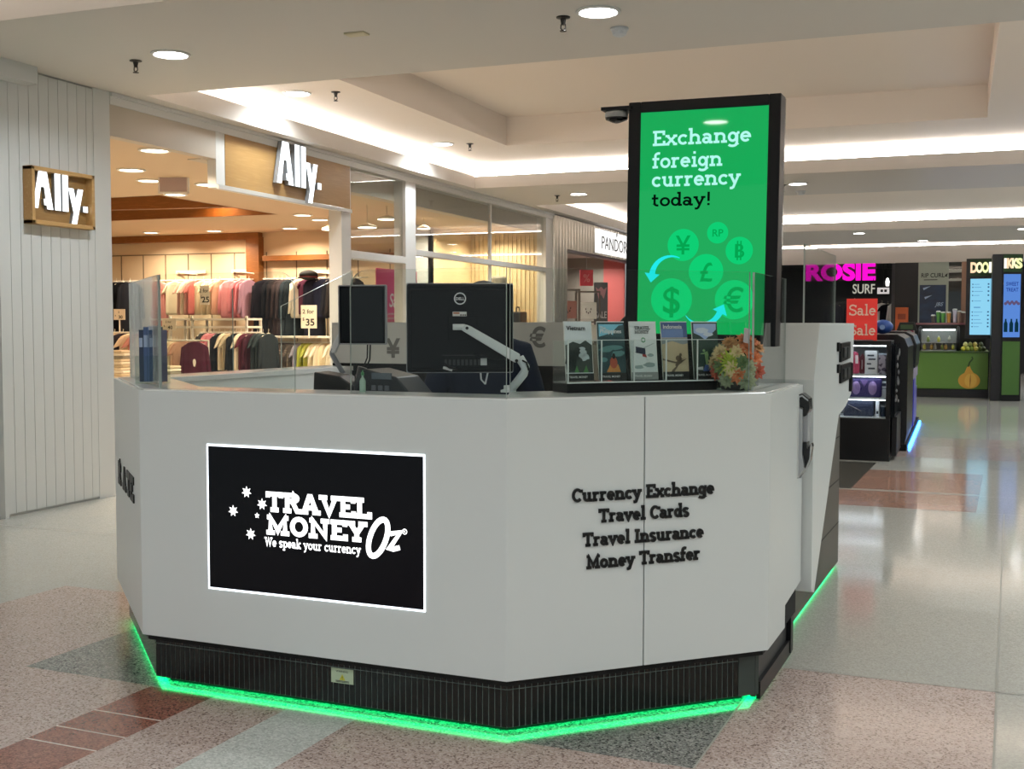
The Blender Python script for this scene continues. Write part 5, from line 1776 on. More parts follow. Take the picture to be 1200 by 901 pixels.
LR = [('e2d7c4', 'plain', ''), ('8f8794', 'plain', ''), ('7c7684', 'plain', ''), ('17161a', 'dots', 'd8cfc0'), ('6e625a', 'plain', ''), ('5e5148', 'dots', 'cdb99c'), ('5a4d45', 'dots', 'c9b598'), ('9b93a0', 'plain', ''), ('9aa040', 'plain', ''), ('a8aa4c', 'plain', ''), ('e2d5b6', 'plain', ''), ('e8dcc0', 'plain', ''), ('dccdaa', 'plain', ''), ('e9dec4', 'plain', ''), ('d9caa6', 'plain', ''), ('e6dabd', 'plain', ''), ('d3c09c', 'plain', ''), ('b5aaa0', 'plain', ''), ('8c8a90', 'plain', '')]
LN = ['cream', 'lilac grey', 'mauve grey', 'black polka dot', 'taupe', 'brown spotted', 'dark brown spotted', 'pale lilac', 'olive', 'bright olive', 'buttermilk', 'pale ivory', 'straw', 'soft cream', 'sand', 'warm ivory', 'tan', 'stone', 'cool grey']
for i, (c, k, c2) in enumerate(LR):
    hang('tee' if i % 4 else 'knit', -10.842 + i * .104, 16.6, 1.225, 1.40 + .12 * sin(i), cloth(c, k, c2 or None), '%s top, %s from the left on the long low rail' % (LN[i], ordinal(i)), 'tops on the long low rail', sx=.85)
# far-left wall pieces seen past the white wall
rail('side_rack', 'white rack of pale clothes half hidden behind the white wall', -12.950, -12.005, 15.4, 1.33)
for i in range(5):
    hang('tee', -12.847 + i * .17, 15.4, 1.385, 1.2, cloth(['e8d0b0', '33303a', 'dccbb0', 'c98d84', 'e0d2b8'][i]), '%s top, %s from the left on the rack behind the white wall' % (['peach', 'dark violet', 'cream', 'rose', 'ivory'][i], ordinal(i)), 'tops on the rack behind the white wall')

# ---- window display
ps2 = thing('sale_poster', 'magenta sale poster hanging in the shop window', 'poster', (-7.25, 14.45, 1.35))
MB().box(0, .01, -.62, .62, 0, .86).build('sheet', mat('poster_magenta', 'd6447c', .6), ps2)
mb = MB()
put(mb, sans('Sale', .26, .001, .014, shear=.2), -.05, .35, frame((.0105, 0, 0), (0, 1, 0)), d=0)
mb.build('lettering', mat('poster_white', 'eadfe2', .6), ps2)
mb = MB()
put(mb, sans('up to', .11, .001, 0, shear=.2), .02, .58, frame((.0105, 0, 0), (0, 1, 0)), d=0)
for k in range(4):
    mb.box(-.3, .3, .06 + k * .06, .085 + k * .06, 0, .001, 0, frame((.0105, 0, 0), (0, 1, 0)))
mb.build('small_print', mat('poster_pale', 'd08aa0', .6), ps2)
for i, (x, y, z, r) in enumerate(((-7.462, 14.0, 2.76, .13), (-7.269, 14.2, 2.88, .13), (-7.570, 16.0, 2.90, .10), (-8.743, 15.2, 2.86, .10))):
    t = thing('pendant_lamp', ['flat glowing pendant lamp low behind the first window bay', 'flat glowing pendant lamp higher behind the first window bay', 'flat glowing pendant lamp behind the wide window, nearest its left post', 'flat glowing pendant lamp just left of the lit pier'][i], 'pendant lamp', (x, y, z), group='flat pendant lamps in the clothes shop')
    MB().lathe([(r, 0), (r, .02), (r * .4, .05), (.02, .06)], 22).build('shade', mat('lamp_white', 'ded3c0', .5), t)
    MB().disc((0, 0, -.004), r * .94, 22).build('diffuser', LAMPW, t)
    MB().tube([(0, 0, .05), (0, 0, 3.06 - z)], .006, 6).build('cord', mat('cord_pale', 'b9ab95', .6), t)
mn = thing('window_mannequin', 'pale mannequin bust with a grey hat in the shop window', 'mannequin', (-7.45, 18.75, 0))
b = MB()
prof = [(.05, .9), (.06, .92), (.16, .98), (.15, 1.1), (.125, 1.22), (.16, 1.38), (.19, 1.52), (.15, 1.6), (.06, 1.66), (.052, 1.74)]
b.lathe(prof, 18, 0, Matrix.Diagonal((1.1, .75, 1.12, 1)))
b.build('bust', mat('mannequin_cream', 'd9cdb6', .5), mn, smooth=True)
b = MB()
b.ell((0, 0, 2.07), (.085, .10, .13), 14, 10)
b.build('head', mat('mannequin_cream', 'd9cdb6', .5), mn, smooth=True)
b = MB()
b.lathe([(.2, 2.10), (.2, 2.12), (.135, 2.13), (.13, 2.26), (.11, 2.29)], 18)
b.build('hat', mat('hat_grey', '8f8a7e', .8), mn)
b = MB()
b.tube([(0, 0, 0), (0, 0, 1.0)], .02, 8)
b.lathe([(.18, 0), (.18, .015)], 18)
b.build('stand', CHROME, mn)
hb = thing('hand_bag', 'black hand bag on a plinth beside the window mannequin', 'bag', (-7.15, 18.9, 1.46))
MB().box(-.12, .12, -.15, .15, .0, .22).build('body', mat('bag_black', '14161a', .5), hb, bevel=.02)
MB().tube([(0, -.09, .2), (0, -.07, .30), (0, .07, .30), (0, .09, .2)], .01, 6).build('handle', mat('bag_black', '14161a', .5), hb)
pz = thing('display_plinth', 'cream plinth under the black hand bag', 'plinth', (-7.15, 18.9, 0))
MB().box(-.16, .16, -.19, .19, 0, 1.44).build('body', GW, pz, bevel=.004)
MB().box(-.17, .17, -.2, .2, 1.44, 1.46).build('top', GW, pz)
wp = thing('window_plant', 'bushy potted plant behind the wide shop window', 'plant', (-7.5, 17.9, 1.5))
b = MB()
b.lathe([(.07, 0), (.10, .2), (.09, .2)], 14)
b.build('pot', mat('pot_cream', 'cfc3ad', .6), wp)
rr = random.Random(3)
b = MB()
for k in range(60):
    a, e = rr.uniform(0, 2 * pi), rr.uniform(-.1, 1.4)
    d = Vector((cos(a) * cos(e), sin(a) * cos(e), sin(e)))
    s_ = Vector((-sin(a), cos(a), 0))
    c0 = Vector((0, 0, .24))
    L = rr.uniform(.25, .5)
    b.add([c0 + d * L * .4, c0 + d * L * .75 + s_ * .05, c0 + d * L, c0 + d * L * .75 - s_ * .05], [(0, 1, 2, 3)])
b.build('leaves', mat('plant_green', '4c5a3c', .6), wp)
b = MB()
for k in range(8):
    a = 2 * pi * k / 8
    b.tube([(0, 0, .18), (.12 * cos(a), .12 * sin(a), .45)], .006, 5)
b.build('stem', mat('stem_brown', '4c4a33', .7), wp)
wps = thing('display_plinth', 'cream plinth under the bushy window plant', 'plinth', (-7.5, 17.9, 0))
MB().box(-.18, .18, -.18, .18, 0, 1.48).build('body', GW, wps, bevel=.004)
MB().box(-.19, .19, -.19, .19, 1.48, 1.5).build('top', GW, wps)

# ---- jewellery shop interior
CASEG = mat('case_bronze', '6b5f54', .4)
for i, (x, y) in enumerate(((-7.15, 21.6), (-7.2, 23.1))):
    dc = thing('jewellery_case', ['bronze jewellery tower with pink and white pads, nearer the ribbed corner', 'bronze jewellery tower with two white pads beside the dark poster'][i], 'display case', (x, y, 0), -radians(62))
    dc.scale = (.8, .55, 1)
    MB().box(-.25, .25, -.42, .42, 0, 1.05).build('cabinet', mat('jewel_cab', '8f857a', .5), dc, bevel=.004)
    b = MB()
    for yy in (-.42, .38):
        for xx in (-.25, .21):
            b.box(xx, xx + .04, yy, yy + .04, 1.05, 2.15)
    for z in (1.05, 1.5, 2.12):
        b.box(-.25, .25, -.42, .42, z, z + .03)
    b.build('frame', CASEG, dc)
    for k, (z, c) in enumerate(((1.12, 'efe6d8'), (1.58, ['c98a80', 'efeadf'][i]))):
        MB().box(.05, .12, -.32, .32, z, z + .34).build('pad', mat('pad_' + c, c, .6), dc, bevel=.01)
    b = MB()
    for k in range(5):
        a = pi * k / 4
        b.ell((.13, .1 * cos(a), 1.78 - .08 * sin(a)), (.02, .02, .02), 8, 6)
    b.ell((.13, .0, 1.28), (.02, .03, .05), 8, 6)
    b.build('necklace', mat('neck_dark', '4a3430', .4), dc)
jp = thing('sale_banner', 'dark grey upright sale banner in the jewellery window', 'banner', (-7.08, 23.65, 0), -radians(55))
MB().box(0, .02, -.15, .15, .5, 2.35).build('panel', mat('banner_grey', '5d5a5c', .5), jp)
mb = MB()
put(mb, sans('SALE', .2, .002, .01, fit=.25), 0, 1.60, frame((.021, 0, 0), (0, 1, 0)), d=0)
mb.build('lettering', mat('banner_white', 'd9d2d2', .5), jp)
mb = MB()
mb.prism([(-.12, 2.25), (-.05, 2.0), (0, 2.1), (.06, 2.0), (.13, 2.25), (.06, 2.2), (0, 2.26), (-.06, 2.2)], 0, .002, 0, frame((.021, 0, 0), (0, 1, 0)))
mb.build('picture', mat('banner_pink', 'b98388', .5), jp)
MB().box(-.06, .08, -.13, .13, 0, .5).build('stand', DGREY, jp)
jr = thing('discount_sign', 'red square percent sign hanging in the jewellery window', 'sign', (-7.04, 22.5, 2.24), -radians(50))
MB().box(0, .02, -.14, .14, 0, .32).build('card', mat('discount_red', 'd8404c', .5), jr)
mb = MB()
put(mb, sans('%', .22, .001, .0), 0, .08, frame((.021, 0, 0), (0, 1, 0)), d=0)
mb.build('lettering', mat('discount_pale', 'e88a8c', .5), jr)
MB().tube([(.01, 0, .32), (.01, 0, .71)], .004, 5).build('wire', SILVER, jr)

# ================================================================== ACCESSORY STAND WITH THE RED SALE SIGN
cs = thing('display_counter', 'black accessory display counter with lit shelves under the red sale sign', 'display counter', (-1.25, 12.95, 0))
# local: x to the right (front face y = 0), right edge x = .575
b = MB()
b.box(-1.1, .575, 0, .60, .0, .455)
b.build('base_cabinet', mat('stand_black', '08080b', .3), cs, bevel=.006)
b = MB()
b.box(.585, .64, .12, 1.05, .05, .47)
b.build('side_base', mat('stand_black2', '101014', .3), cs, bevel=.006)
b = MB()
b.box(-1.1, .575, 0, .60, 1.24, 1.285)
for x in (-1.1, .53):
    b.box(x, x + .045, 0, .045, .455, 1.24)
    b.box(x, x + .045, .555, .60, .455, 1.24)
b.build('frame', MATS['stand_black'], cs, bevel=.003)
b = MB()
b.box(-1.08, .53, .05, .55, .905, .925)
b.box(-1.08, .53, .05, .55, .655, .675)
b.box(-1.08, .53, .05, .55, .455, .465)
b.build('shelf', mat('shelf_bright', 'e2e6ee', .3), cs)
MB().box(-1.09, .53, .56, .57, .46, 1.24).build('back_panel', mat('stand_back', '7a8087', .5), cs)
b = MB()
for z in (1.225, .895, .645):
    b.box(-1.05, .52, .06, .075, z, z + .008)
b.build('shelf_light', glow('shelf_led', (.85, .92, 1.0), 14.0), cs)
MB().box(-1.055, .53, .004, .010, .46, 1.24).build('front_glass', GLASSW, cs)
b = MB()
b.box(.578, .62, .03, 1.05, .47, 1.25)
b.build('side_glass', mat('smoked_glass', '14161a', .06), cs)
b = MB()
rr = random.Random(11)
for k in range(14):
    z0 = rr.uniform(.55, 1.15)
    y0 = rr.uniform(.18, .9)
    b.ell((.612, y0, z0), (.018, rr.uniform(.05, .12), rr.uniform(.02, .06)), 8, 6)
b.build('side_goods', mat('goods_grey', '4e4f52', .5), cs)
# rounded hood and rear cabinets
hood = thing('rear_counter', 'rounded black cabinet hood behind the lit display with blue floor light', 'display counter', (-1.25, 14.95, 0))
b = MB()
prof = [(-.9, 0.08), (.68, .08), (.70, .2), (.70, 1.20), (.66, 1.30), (.58, 1.345), (-.9, 1.345)]
b.prism(prof, -.9, .86, 0, frame((0, 0, 0), (1, 0, 0)))
b.build('hood', mat('stand_black', '08080b', .3), hood, bevel=.01)
b = MB()
prof = [(-.9, 0.9), (.72, .9), (.735, 1.2), (.69, 1.32), (.60, 1.37), (-.9, 1.37)]
b.prism(prof, -2.4, -.9, 0, frame((0, 0, 0), (1, 0, 0)))
b.build('canopy', mat('stand_black2', '101014', .3), hood, bevel=.01)
MB().box(-.9, .70, .9, 2.6, .75, .92).build('mid_rail', mat('rail_mauve', '8d8496', .4), hood)
MB().box(-.9, .68, .9, 2.6, .1, .76).build('lit_panel', mat('panel_painted_glow', '6f6cb4', .35), hood)  # purple light on this panel is put into its lilac colour
MB().box(.665, .70, 1.2, 1.5, .12, .74).build('door_strip', mat('panel_violet', '4440a0', .3), hood)
MB().box(-.5, .66, 2.6, 3.6, .08, .55).build('low_cabinet', mat('panel_violet2', '5f5ca0', .35), hood)
b = MB()
b.box(.705, .73, -.5, 3.4, .006, .03)
b.build('floor_light', LEDB, hood)['label'] = 'blue light strip along the floor'
b = MB()
b.box(.55, .70, -.86, 3.5, 0, .08)
b.build('kick_board', BLACKM, hood)
# goods on the shelves (each its own thing)
def good(name, lab, cat, x, y, z, rz=0, group='goods on the lit display shelves'):
    return thing(name, lab, cat, (-1.25 + x, 12.95 + y, z), rz, group)
g = good('pouch', 'pink and white patterned pouch on the top display shelf', 'pouch', .14, .2, .925)
MB().prism([(-.10, 0), (.10, 0), (.11, .12), (.08, .235), (-.08, .235), (-.11, .12)], -.05, .05, 0, frame((0, 0, 0), (1, 0, 0))).build('body', mat('pouch_pink', 'c44a6c', .6), g, bevel=.02)
b = MB()
for k in range(4):
    b.box(-.09 + k * .05, -.06 + k * .05, -.053, -.05, .11, .2)
b.build('pattern', mat('pouch_white', 'e6e2e4', .6), g)
MB().tube([(-.07, 0, .23), (0, 0, .255), (.07, 0, .23)], .006, 6).build('zip', SILVER, g)
g = good('wallet', 'dark red wallet standing between the pouch and white box', 'wallet', .27, .22, .925)
MB().prism([(-.025, 0), (.03, 0), (.035, .16), (.0, .22), (-.03, .17)], -.06, .06, 0, frame((0, 0, 0), (1, 0, 0))).build('body', mat('wallet_red', '5a1a2a', .5), g, bevel=.01)
MB().box(-.005, .004, -.066, -.06, .05, .15).build('clasp', SILVER, g)
g = good('gift_box', 'white box with black writing marks on the top display shelf', 'box', .365, .2, .925)
MB().box(-.065, .065, -.06, .06, 0, .25).build('carton', mat('carton_white', 'e4e8ee', .5), g, bevel=.004)
b = MB()
for z, x0, x1 in ((.19, -.04, .03), (.15, -.03, .045), (.10, -.045, .0), (.05, -.03, .04)):
    b.box(x0, x1, -.062, -.06, z, z + .018)
b.build('print', mat('carton_print', '2c3448', .5), g)
g = good('trinket_case', 'patterned grey trinket case at the right end of the top display shelf', 'case', .48, .2, .925)
MB().box(-.04, .04, -.06, .06, 0, .21).build('body', noisy('trinket', ['b9b3c4', '5a5066', 'd9d4e0'], 28, .5, kind='cells'), g, bevel=.012)
MB().box(-.042, .042, -.062, .062, .205, .225).build('lid', mat('trinket_lid', 'aebccc', .4), g)
g = good('storage_pouch', 'purple fabric case with two pale ovals on the middle shelf', 'case', .30, .2, .675)
MB().box(-.18, .18, -.09, .09, 0, .205).build('body', mat('case_purple', '2a1e5c', .6), g, bevel=.02)
b = MB()
for x in (-.085, .085):
    b.ell((x, -.09, .10), (.045, .006, .075), 16, 8)
b.build('oval', mat('case_lilac', '8a74a8', .6), g)
b = MB()
b.add([(-.04, -.0935, .185), (.04, -.0935, .185), (0, -.0935, .11)], [(0, 1, 2)])
b.build('flap', mat('case_mauve', '6c5690', .6), g)
g = good('white_trinket', 'small white boxes stacked at the right of the middle shelf', 'box', .50, .2, .675)
MB().box(-.03, .03, -.05, .05, 0, .085).box(-.025, .025, -.045, .045, .095, .17).build('carton', mat('carton_white', 'e4e8ee', .5), g, bevel=.005)
MB().box(-.02, .02, -.046, -.045, .12, .15).build('label_patch', mat('carton_print', '2c3448', .5), g)
g = good('cosmetic_bag', 'dark navy bag on the bottom display shelf', 'bag', .25, .2, .465)
MB().prism([(-.17, 0), (.15, 0), (.15, .17), (.10, .185), (-.09, .175), (-.15, .11)], -.08, .08, 0, frame((0, 0, 0), (1, 0, 0))).build('body', mat('bag_navy', '1d2740', .6), g, bevel=.02)
MB().tube([(-.12, -.085, .13), (-.02, -.088, .08), (.02, -.088, .06)], .005, 6).build('strap', mat('bag_strap', '6c6a70', .5), g)
g = good('lotion_tube', 'slim white box right of the navy bag', 'box', .435, .18, .465)
MB().box(-.02, .02, -.03, .03, 0, .17).build('carton', mat('carton_white', 'e4e8ee', .5), g, bevel=.003)
MB().box(-.012, .012, -.031, -.03, .03, .06).build('label_patch', mat('carton_print', '2c3448', .5), g)
g = good('dark_tin', 'small dark tin at the right end of the bottom shelf', 'tin', .50, .2, .465)
MB().lathe([(.035, 0), (.037, .01), (.037, .10), (.034, .105)], 16).build('body', mat('tin_dark', '26303c', .3, metal=.5), g)
MB().lathe([(.038, .105), (.038, .12), (.034, .125)], 16).build('lid', SILVER, g)
# red sale sign
sg = thing('sale_sign', 'red board with the word Sale twice standing on the display counter', 'sign', (-.985, 13.10, 1.285))
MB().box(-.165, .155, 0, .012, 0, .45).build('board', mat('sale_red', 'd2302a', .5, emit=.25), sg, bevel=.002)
M = frame((0, -.0012, 0), (1, 0, 0))
for z in (.27, .055):
    mb = MB()
    put(mb, slab('Sale', .115, .5, .001, fit=.275), 0, z, M, d=0)
    mb.build('lettering', mat('sale_cream', 'f0d9c4', .5), sg)
MB().box(-.12, .12, -.04, .06, 0, .008).build('foot', CHROME, sg)
# blue hat-like display and goods behind
bh = thing('blue_speaker', 'blue rounded gadget display on the black hood', 'gadget', (-.86, 14.6, 1.345))
b = MB()
b.ell((0, 0, .085), (.12, .10, .085), 16, 10)
b.build('body', mat('gadget_blue', '2a4f9c', .4), bh, smooth=True)
MB().disc((0, .08, .105), .03, 16, 0, frame((0, 0, 0), (1, 0, 0)), .004).build('lens', mat('gadget_pale', '88a8dc', .3), bh)

# ================================================================== JUICE BAR
GRN = mat('juice_green', '5f8a38', .45)
jb = thing('juice_bar', 'green fronted juice bar counter with black frame and a fruit picture', 'juice bar', (0, 25.0, 0))
MB().box(-.84, .555, .02, 1.6, .16, .90).build('counter_body', BLACK, jb)
MB().box(-.84, .535, -.005, .02, .17, .895).build('front_panel', GRN, jb, bevel=.006)
MB().box(-.86, -.80, -.012, .02, .17, .895).build('panel_edge', mat('juice_green_pale', '7fa358', .4), jb)
MB().box(-.86, .555, -.02, 1.6, 0, .16).build('kick_board', mat('kick_black', '0c0d12', .4), jb)
MB().box(-.87, .555, -.03, 1.62, .895, .93).build('counter_top', mat('juice_top', '3f5c2c', .3), jb, bevel=.004)
M = frame((0, -.006, 0), (1, 0, 0))
# fruit picture: a pale orange squash-like fruit with a stalk, flat print on the panel
fp = MB()
pts = []
for k in range(33):
    a = 2 * pi * k / 32
    x, z = cos(a), sin(a)
    pts.append((.19 + .205 * x * (1 - .0 * z), .345 + .165 * z))
fp.add([(x, z, .001) for x, z in pts], [tuple(range(33))], 0, M)
fp.add([(.09, .47, .0012), (.29, .47, .0012), (.225, .57, .0012), (.20, .64, .0012), (.15, .62, .0012)], [(0, 1, 2, 3, 4)], 0, M)
fp = fp.build('fruit_picture', mat('fruit_orange', 'd9a23c', .45), jb)
mb = MB()
mb.add([(x * .55 + .115, z * .85 + .05, .0016) for x, z in pts], [tuple(range(33))], 0, M)
mb.build('fruit_highlight', mat('fruit_gold', 'e3b74e', .45), fp)
mb = MB()
mb.prism([(.205, .18), (.225, .35), (.215, .5), (.20, .35)], .0018, .002, 0, M)
mb.build('fruit_crease', mat('fruit_brown', 'a8702a', .45), fp)
mb = MB()
mb.tube([(.17, .62, .002), (.19, .70, .002), (.25, .78, .002), (.23, .82, .002)], .014, 6, 0, M)
mb.build('fruit_stalk', mat('fruit_stalk', '2f4a1e', .5), fp)
# curved glass case on the counter
gc = thing('glass_food_case', 'curved glass food case with black ends on the juice counter', 'display case', (0, 25.0, .93))
for x in (-.76, -.03):
    b = MB()
    P = [(.0, 0), (.02, .18), (.10, .36), (.22, .46), (.55, .47)]
    b.tube([(x, y + .06, z) for y, z in P], .03, 8)
    b.build('end_frame', BLACK, gc, smooth=True)
b = MB()
P = [(.06, 0), (.08, .18), (.16, .36), (.28, .45), (.6, .46)]
for i in range(4):
    (y0, z0), (y1, z1) = P[i], P[i + 1]
    b.add([(-.74, y0, z0), (-.05, y0, z0), (-.05, y1, z1), (-.74, y1, z1)], [(0, 1, 2, 3)])
b.build('curved_glass', GLASSW, gc)
MB().box(-.72, -.07, .22, .60, .16, .175).box(-.74, -.05, .10, .62, 0, .02).build('shelf', SILVER, gc)
MB().box(-.70, -.09, .30, .36, .41, .44).build('strip_light', glow('case_light', (.9, 1, .98), 7.0), gc)
MB().box(-.74, -.05, .60, .62, 0, .46).build('back', mat('case_back', '8d9191', .4), gc)
rr = random.Random(21)
FRC = [('c8c850', 'yellow'), ('8da04c', 'green'), ('c9a04a', 'golden'), ('b9bcb4', 'silver wrapped')]
for i in range(9):
    c, nm = FRC[i % 4]
    t = thing('food_item', '%s item, %s from the left in the curved glass case' % (nm, ordinal(i)), 'food', (-.67 + i * .068, 25.26 + .05 * (i % 2), .93 + (.175 if i % 3 == 1 else .02)), group='food in the glass case')
    b = MB()
    b.lathe([(.02, 0), (.03, .02), (.032, .07), (.02, .10), (.006, .11)], 10)
    b.build('body', mat('food_' + c, c, .4), t, smooth=True)
    MB().lathe([(.012, .105), (.014, .12), (.004, .13)], 8).build('top', mat('food_top', 'd9d9cf', .5), t)
# fruit heap to its right
for i, (x, y, z, c, k) in enumerate(((.07, .12, .0, 'd2cf4a', 'lemon'), (.15, .10, .0, 'aab04a', 'pear'), (.23, .14, 0, '9db04a', 'lime'), (.31, .10, 0, 'c9c15a', 'lemon'), (.11, .16, .085, 'e0dc8a', 'melon'), (.20, .18, .085, '8f9a52', 'pear'), (.29, .16, .085, 'c4b45a', 'mango'), (.38, .12, 0, '6a7440', 'avocado'), (.45, .14, 0, '4f5a38', 'avocado'), (.40, .20, .085, '59633c', 'avocado'))):
    t = thing('fruit', '%s coloured fruit, %s in the heap below the menu screen' % ({'lemon': 'yellow', 'pear': 'yellow green', 'lime': 'lime green', 'melon': 'pale cream', 'mango': 'gold', 'avocado': 'dark green'}[k], ordinal(i)), 'fruit', (x, 25.0 + y, .93 + z), group='fruit on the juice counter')
    b = MB()
    b.lathe([(.008, 0), (.035, .012), (.048, .045), (.035, .08), (.012, .098)], 14)
    b.build('flesh', mat('fruit_' + c, c, .4), t, smooth=True)
    MB().tube([(0, 0, .095), (.005, 0, .115)], .004, 5).build('stalk', MATS['fruit_stalk'], t)
MB_ = MB()
# cups and jars on the top of the case / back counter
for i, (x, c, h_, nm) in enumerate(((-.42, '4d8a3c', .22, 'green'), (-.33, '5a9a48', .20, 'light green'), (-.22, 'c08a3c', .20, 'amber'), (-.10, 'd4cde0', .26, 'white and violet'), (-.02, 'a08a80', .22, 'tan'), (.06, '6a5048', .20, 'brown'), (-.52, '4a4038', .14, 'dark brown'))):
    t = thing('drink_cup', '%s cup standing on the back shelf of the juice bar' % nm, 'cup', (x, 25.75, 1.50), group='cups on the juice bar back shelf')
    MB().lathe([(.032, 0), (.042, h_ * .9), (.044, h_ * .92), (.044, h_)], 16).build('body', mat('cup_' + c, c, .4), t)
    MB().lathe([(.046, h_), (.046, h_ + .015), (.03, h_ + .03)], 16).build('lid', mat('cup_lid', 'c9cbc4', .4), t)
MB().box(-.84, .5, .70, 1.05, .93, 1.46).build('back_cabinet', mat('back_dark', '1b1917', .5), jb)
MB().box(-.86, .52, .68, 1.07, 1.46, 1.50).build('back_shelf', mat('back_pink', '8a5a5e', .4), jb, bevel=.003)
# menu tower: black frame, two sides
mt = thing('menu_tower', 'black juice bar menu tower with two bright menu screens and bubble lettering', 'menu board', (0, 24.1, 0))
b = MB()
b.box(.56, .735, 0, .9, 0, 2.80)
b.box(.10, .60, .88, 1.0, 1.18, 2.80 - .03)
b.build('frame', mat('tower_black', '0a0b10', .35), mt, bevel=.006)
b = MB()
b.prism([(.735, 0), (1.10, .12), (1.10, .9), (.735, .9)], 0, 2.80)
b.build('right_wing', mat('tower_black', '0a0b10', .35), mt)
Mr = frame((.735, -.004, 0), (.365, .12, 0))
MB().box(.03, .355, .12, 1.14, 0, .004, 0, Mr).build('right_panel', mat('juice_green_dark', '42682c', .45), mt)
Mlft = frame((0, .876, 0), (1, 0, 0))
scl = MB().box(.18, .575, 1.26, 2.37, 0, .004, 0, Mlft).build('menu_screen', glow('menu_blue', '8fd4f2', 1.0), mt)
scl['label'] = 'pale blue menu screen'
b = MB()
for k, z in enumerate((2.25, 2.19, 2.11, 2.03, 1.92, 1.70, 1.63, 1.55, 1.48, 1.41)):
    b.box(.215, .235, z, z + .022, .0045, .005, 0, Mlft)
    b.box(.50, .53, z, z + .028, .0045, .005, 0, Mlft)
b.build('menu_mark', glow('menu_dark', '2c5a8c', .8), scl)
b = MB()
for k, z in enumerate((2.25, 2.19, 2.11, 2.03, 1.92, 1.70, 1.63, 1.55, 1.48, 1.41)):
    b.box(.25, .25 + .10 + .03 * ((k * 7) % 3), z + .004, z + .016, .0045, .005, 0, Mlft)
b.box(.25, .37, 1.79, 1.815, .0045, .005, 0, Mlft)
b.build('menu_line', glow('menu_mid', '6aa8d6', .9), scl)
scr2 = MB().box(.03, .345, 1.22, 2.42, 0, .004, 0, Mr).build('promo_screen', glow('promo_blue', '5f8fe0', .9), mt)
scr2['label'] = 'deeper blue promotion screen'
mb = MB()
put(mb, sans('SWEET', .10, .001, .012, fit=.23), .19, 2.20, Mr, d=.0045)
put(mb, sans('TREAT', .10, .001, .012, fit=.23), .19, 2.09, Mr, d=.0045)
mb.build('promo_lettering', glow('promo_navy', '1c3a9c', .8), scr2)
b = MB()
for x in (.08, .185, .285):
    b.prism([(x - .035, 1.32), (x + .035, 1.32), (x + .035, 1.48), (x + .015, 1.53), (x + .015, 1.57), (x - .015, 1.57), (x - .015, 1.53), (x - .035, 1.48)], .0045, .005, 0, Mr)
b.build('promo_bottle', glow('promo_dark', '123a4c', .7), scr2)
b = MB()
for k in range(7):
    b.disc((.07 + .04 * k, 1.86 + .03 * (k % 2), .0045), .03, 12, 0, Mr, .0005)
b.build('promo_fruit', glow('promo_mauve', '6a5a80', .8), scr2)
# bubble lettering headers on leafy dark green
LEAF = noisy('leaf_green_print', ['16301c', '274a22', '0e1f12'], 14, .5)
MB().box(.165, .575, 2.42, 2.76, 0, .004, 0, Mlft).build('header_panel', LEAF, mt)
MB().box(.02, .365, 2.46, 2.79, 0, .004, 0, Mr).build('header_panel', LEAF, mt)
BUB = [glow('bubble_peach', 'ffd9b0', 1.2), glow('bubble_cream', 'fff2c0', 1.3), glow('bubble_lime', 'f2f7b0', 1.2), glow('bubble_white', 'fff8ea', 1.3)]
for i, (ch, x) in enumerate(zip('DOOI', (.235, .34, .45, .54))):
    mb = MB()
    put(mb, sans(ch, .27, .012, .05, fit=.125 if ch != 'I' else .05), x, 2.50, Mlft, d=.004)
    mb.build('bubble_letter', BUB[i], mt)
for i, (ch, x) in enumerate(zip('IKKS', (.05, .13, .22, .31))):
    mb = MB()
    put(mb, sans(ch, .25, .012, .045, fit=.115 if ch != 'I' else .045), x, 2.54, Mr, d=.004)
    mb.build('bubble_letter', BUB[(i + 3) % 4], mt)
# cash register and checked stand left of the case
ck = thing('checked_stand', 'pink and white checked stand left of the glass food case', 'stand', (-1.10, 25.3, 0))
CHK = mat('check_pink', 'b84a6c', .6)
MB().box(-.22, .22, 0, .5, .0, 1.34).build('body', mat('check_white', 'd8c3c8', .6), ck)
b = MB()
for i in range(7):
    for j in range(5):
        if (i + j) % 2 == 0:
            b.box(-.21 + i * .06, -.15 + i * .06, -.003, 0, 1.04 + j * .06, 1.10 + j * .06)
b.build('check_pattern', CHK, ck)
cr2 = thing('cash_register', 'dark green and black cash register on the checked stand', 'cash register', (-1.02, 25.4, 1.34))
MB().prism([(-.20, 0), (.20, 0), (.14, .17), (-.14, .17)], -.12, .12, 0, frame((0, 0, 0), (1, 0, 0))).build('body', mat('register_black', '101410', .5), cr2, bevel=.008)
MB().box(-.12, .12, -.124, -.12, .03, .12).build('screen', mat('register_green', '3f5a34', .3), cr2)

# ================================================================== SURF SHOP AT THE FAR END
ns = thing('neon_sign', 'bright pink neon shop lettering on the dark surf shop front', 'shop sign', (-3.09, 33.0, 2.69))
MB().box(-.95, .95, .03, .06, -.02, .46).build('backing', mat('neon_back', '3a0a2a', .5), ns)
mb = MB()
put(mb, sans('ROSIE', .62, .03, .045, fit=1.84), 0, .0, frame((0, 0.03, 0), (1, 0, 0)), d=0)
mb.build('lettering', glow('neon_pink', 'ff10c8', 1.2), ns)
ss = thing('surf_sign', 'pale cut-out word SURF below the pink neon', 'shop sign', (-2.45, 32.95, 2.29))
mb = MB()
put(mb, sans('SURF', .36, .03, .012, fit=.58), 0, .02, frame((0, 0, 0), (1, 0, 0)), d=0)
mb.build('lettering', mat('surf_pale', 'd6d8cc', .5, emit=.4), ss)
MB().tube([(-.25, .02, .3), (-.25, .02, .42)], .01, 5).tube([(.25, .02, .3), (.25, .02, .42)], .01, 5).build('hanger', BLACK, ss)
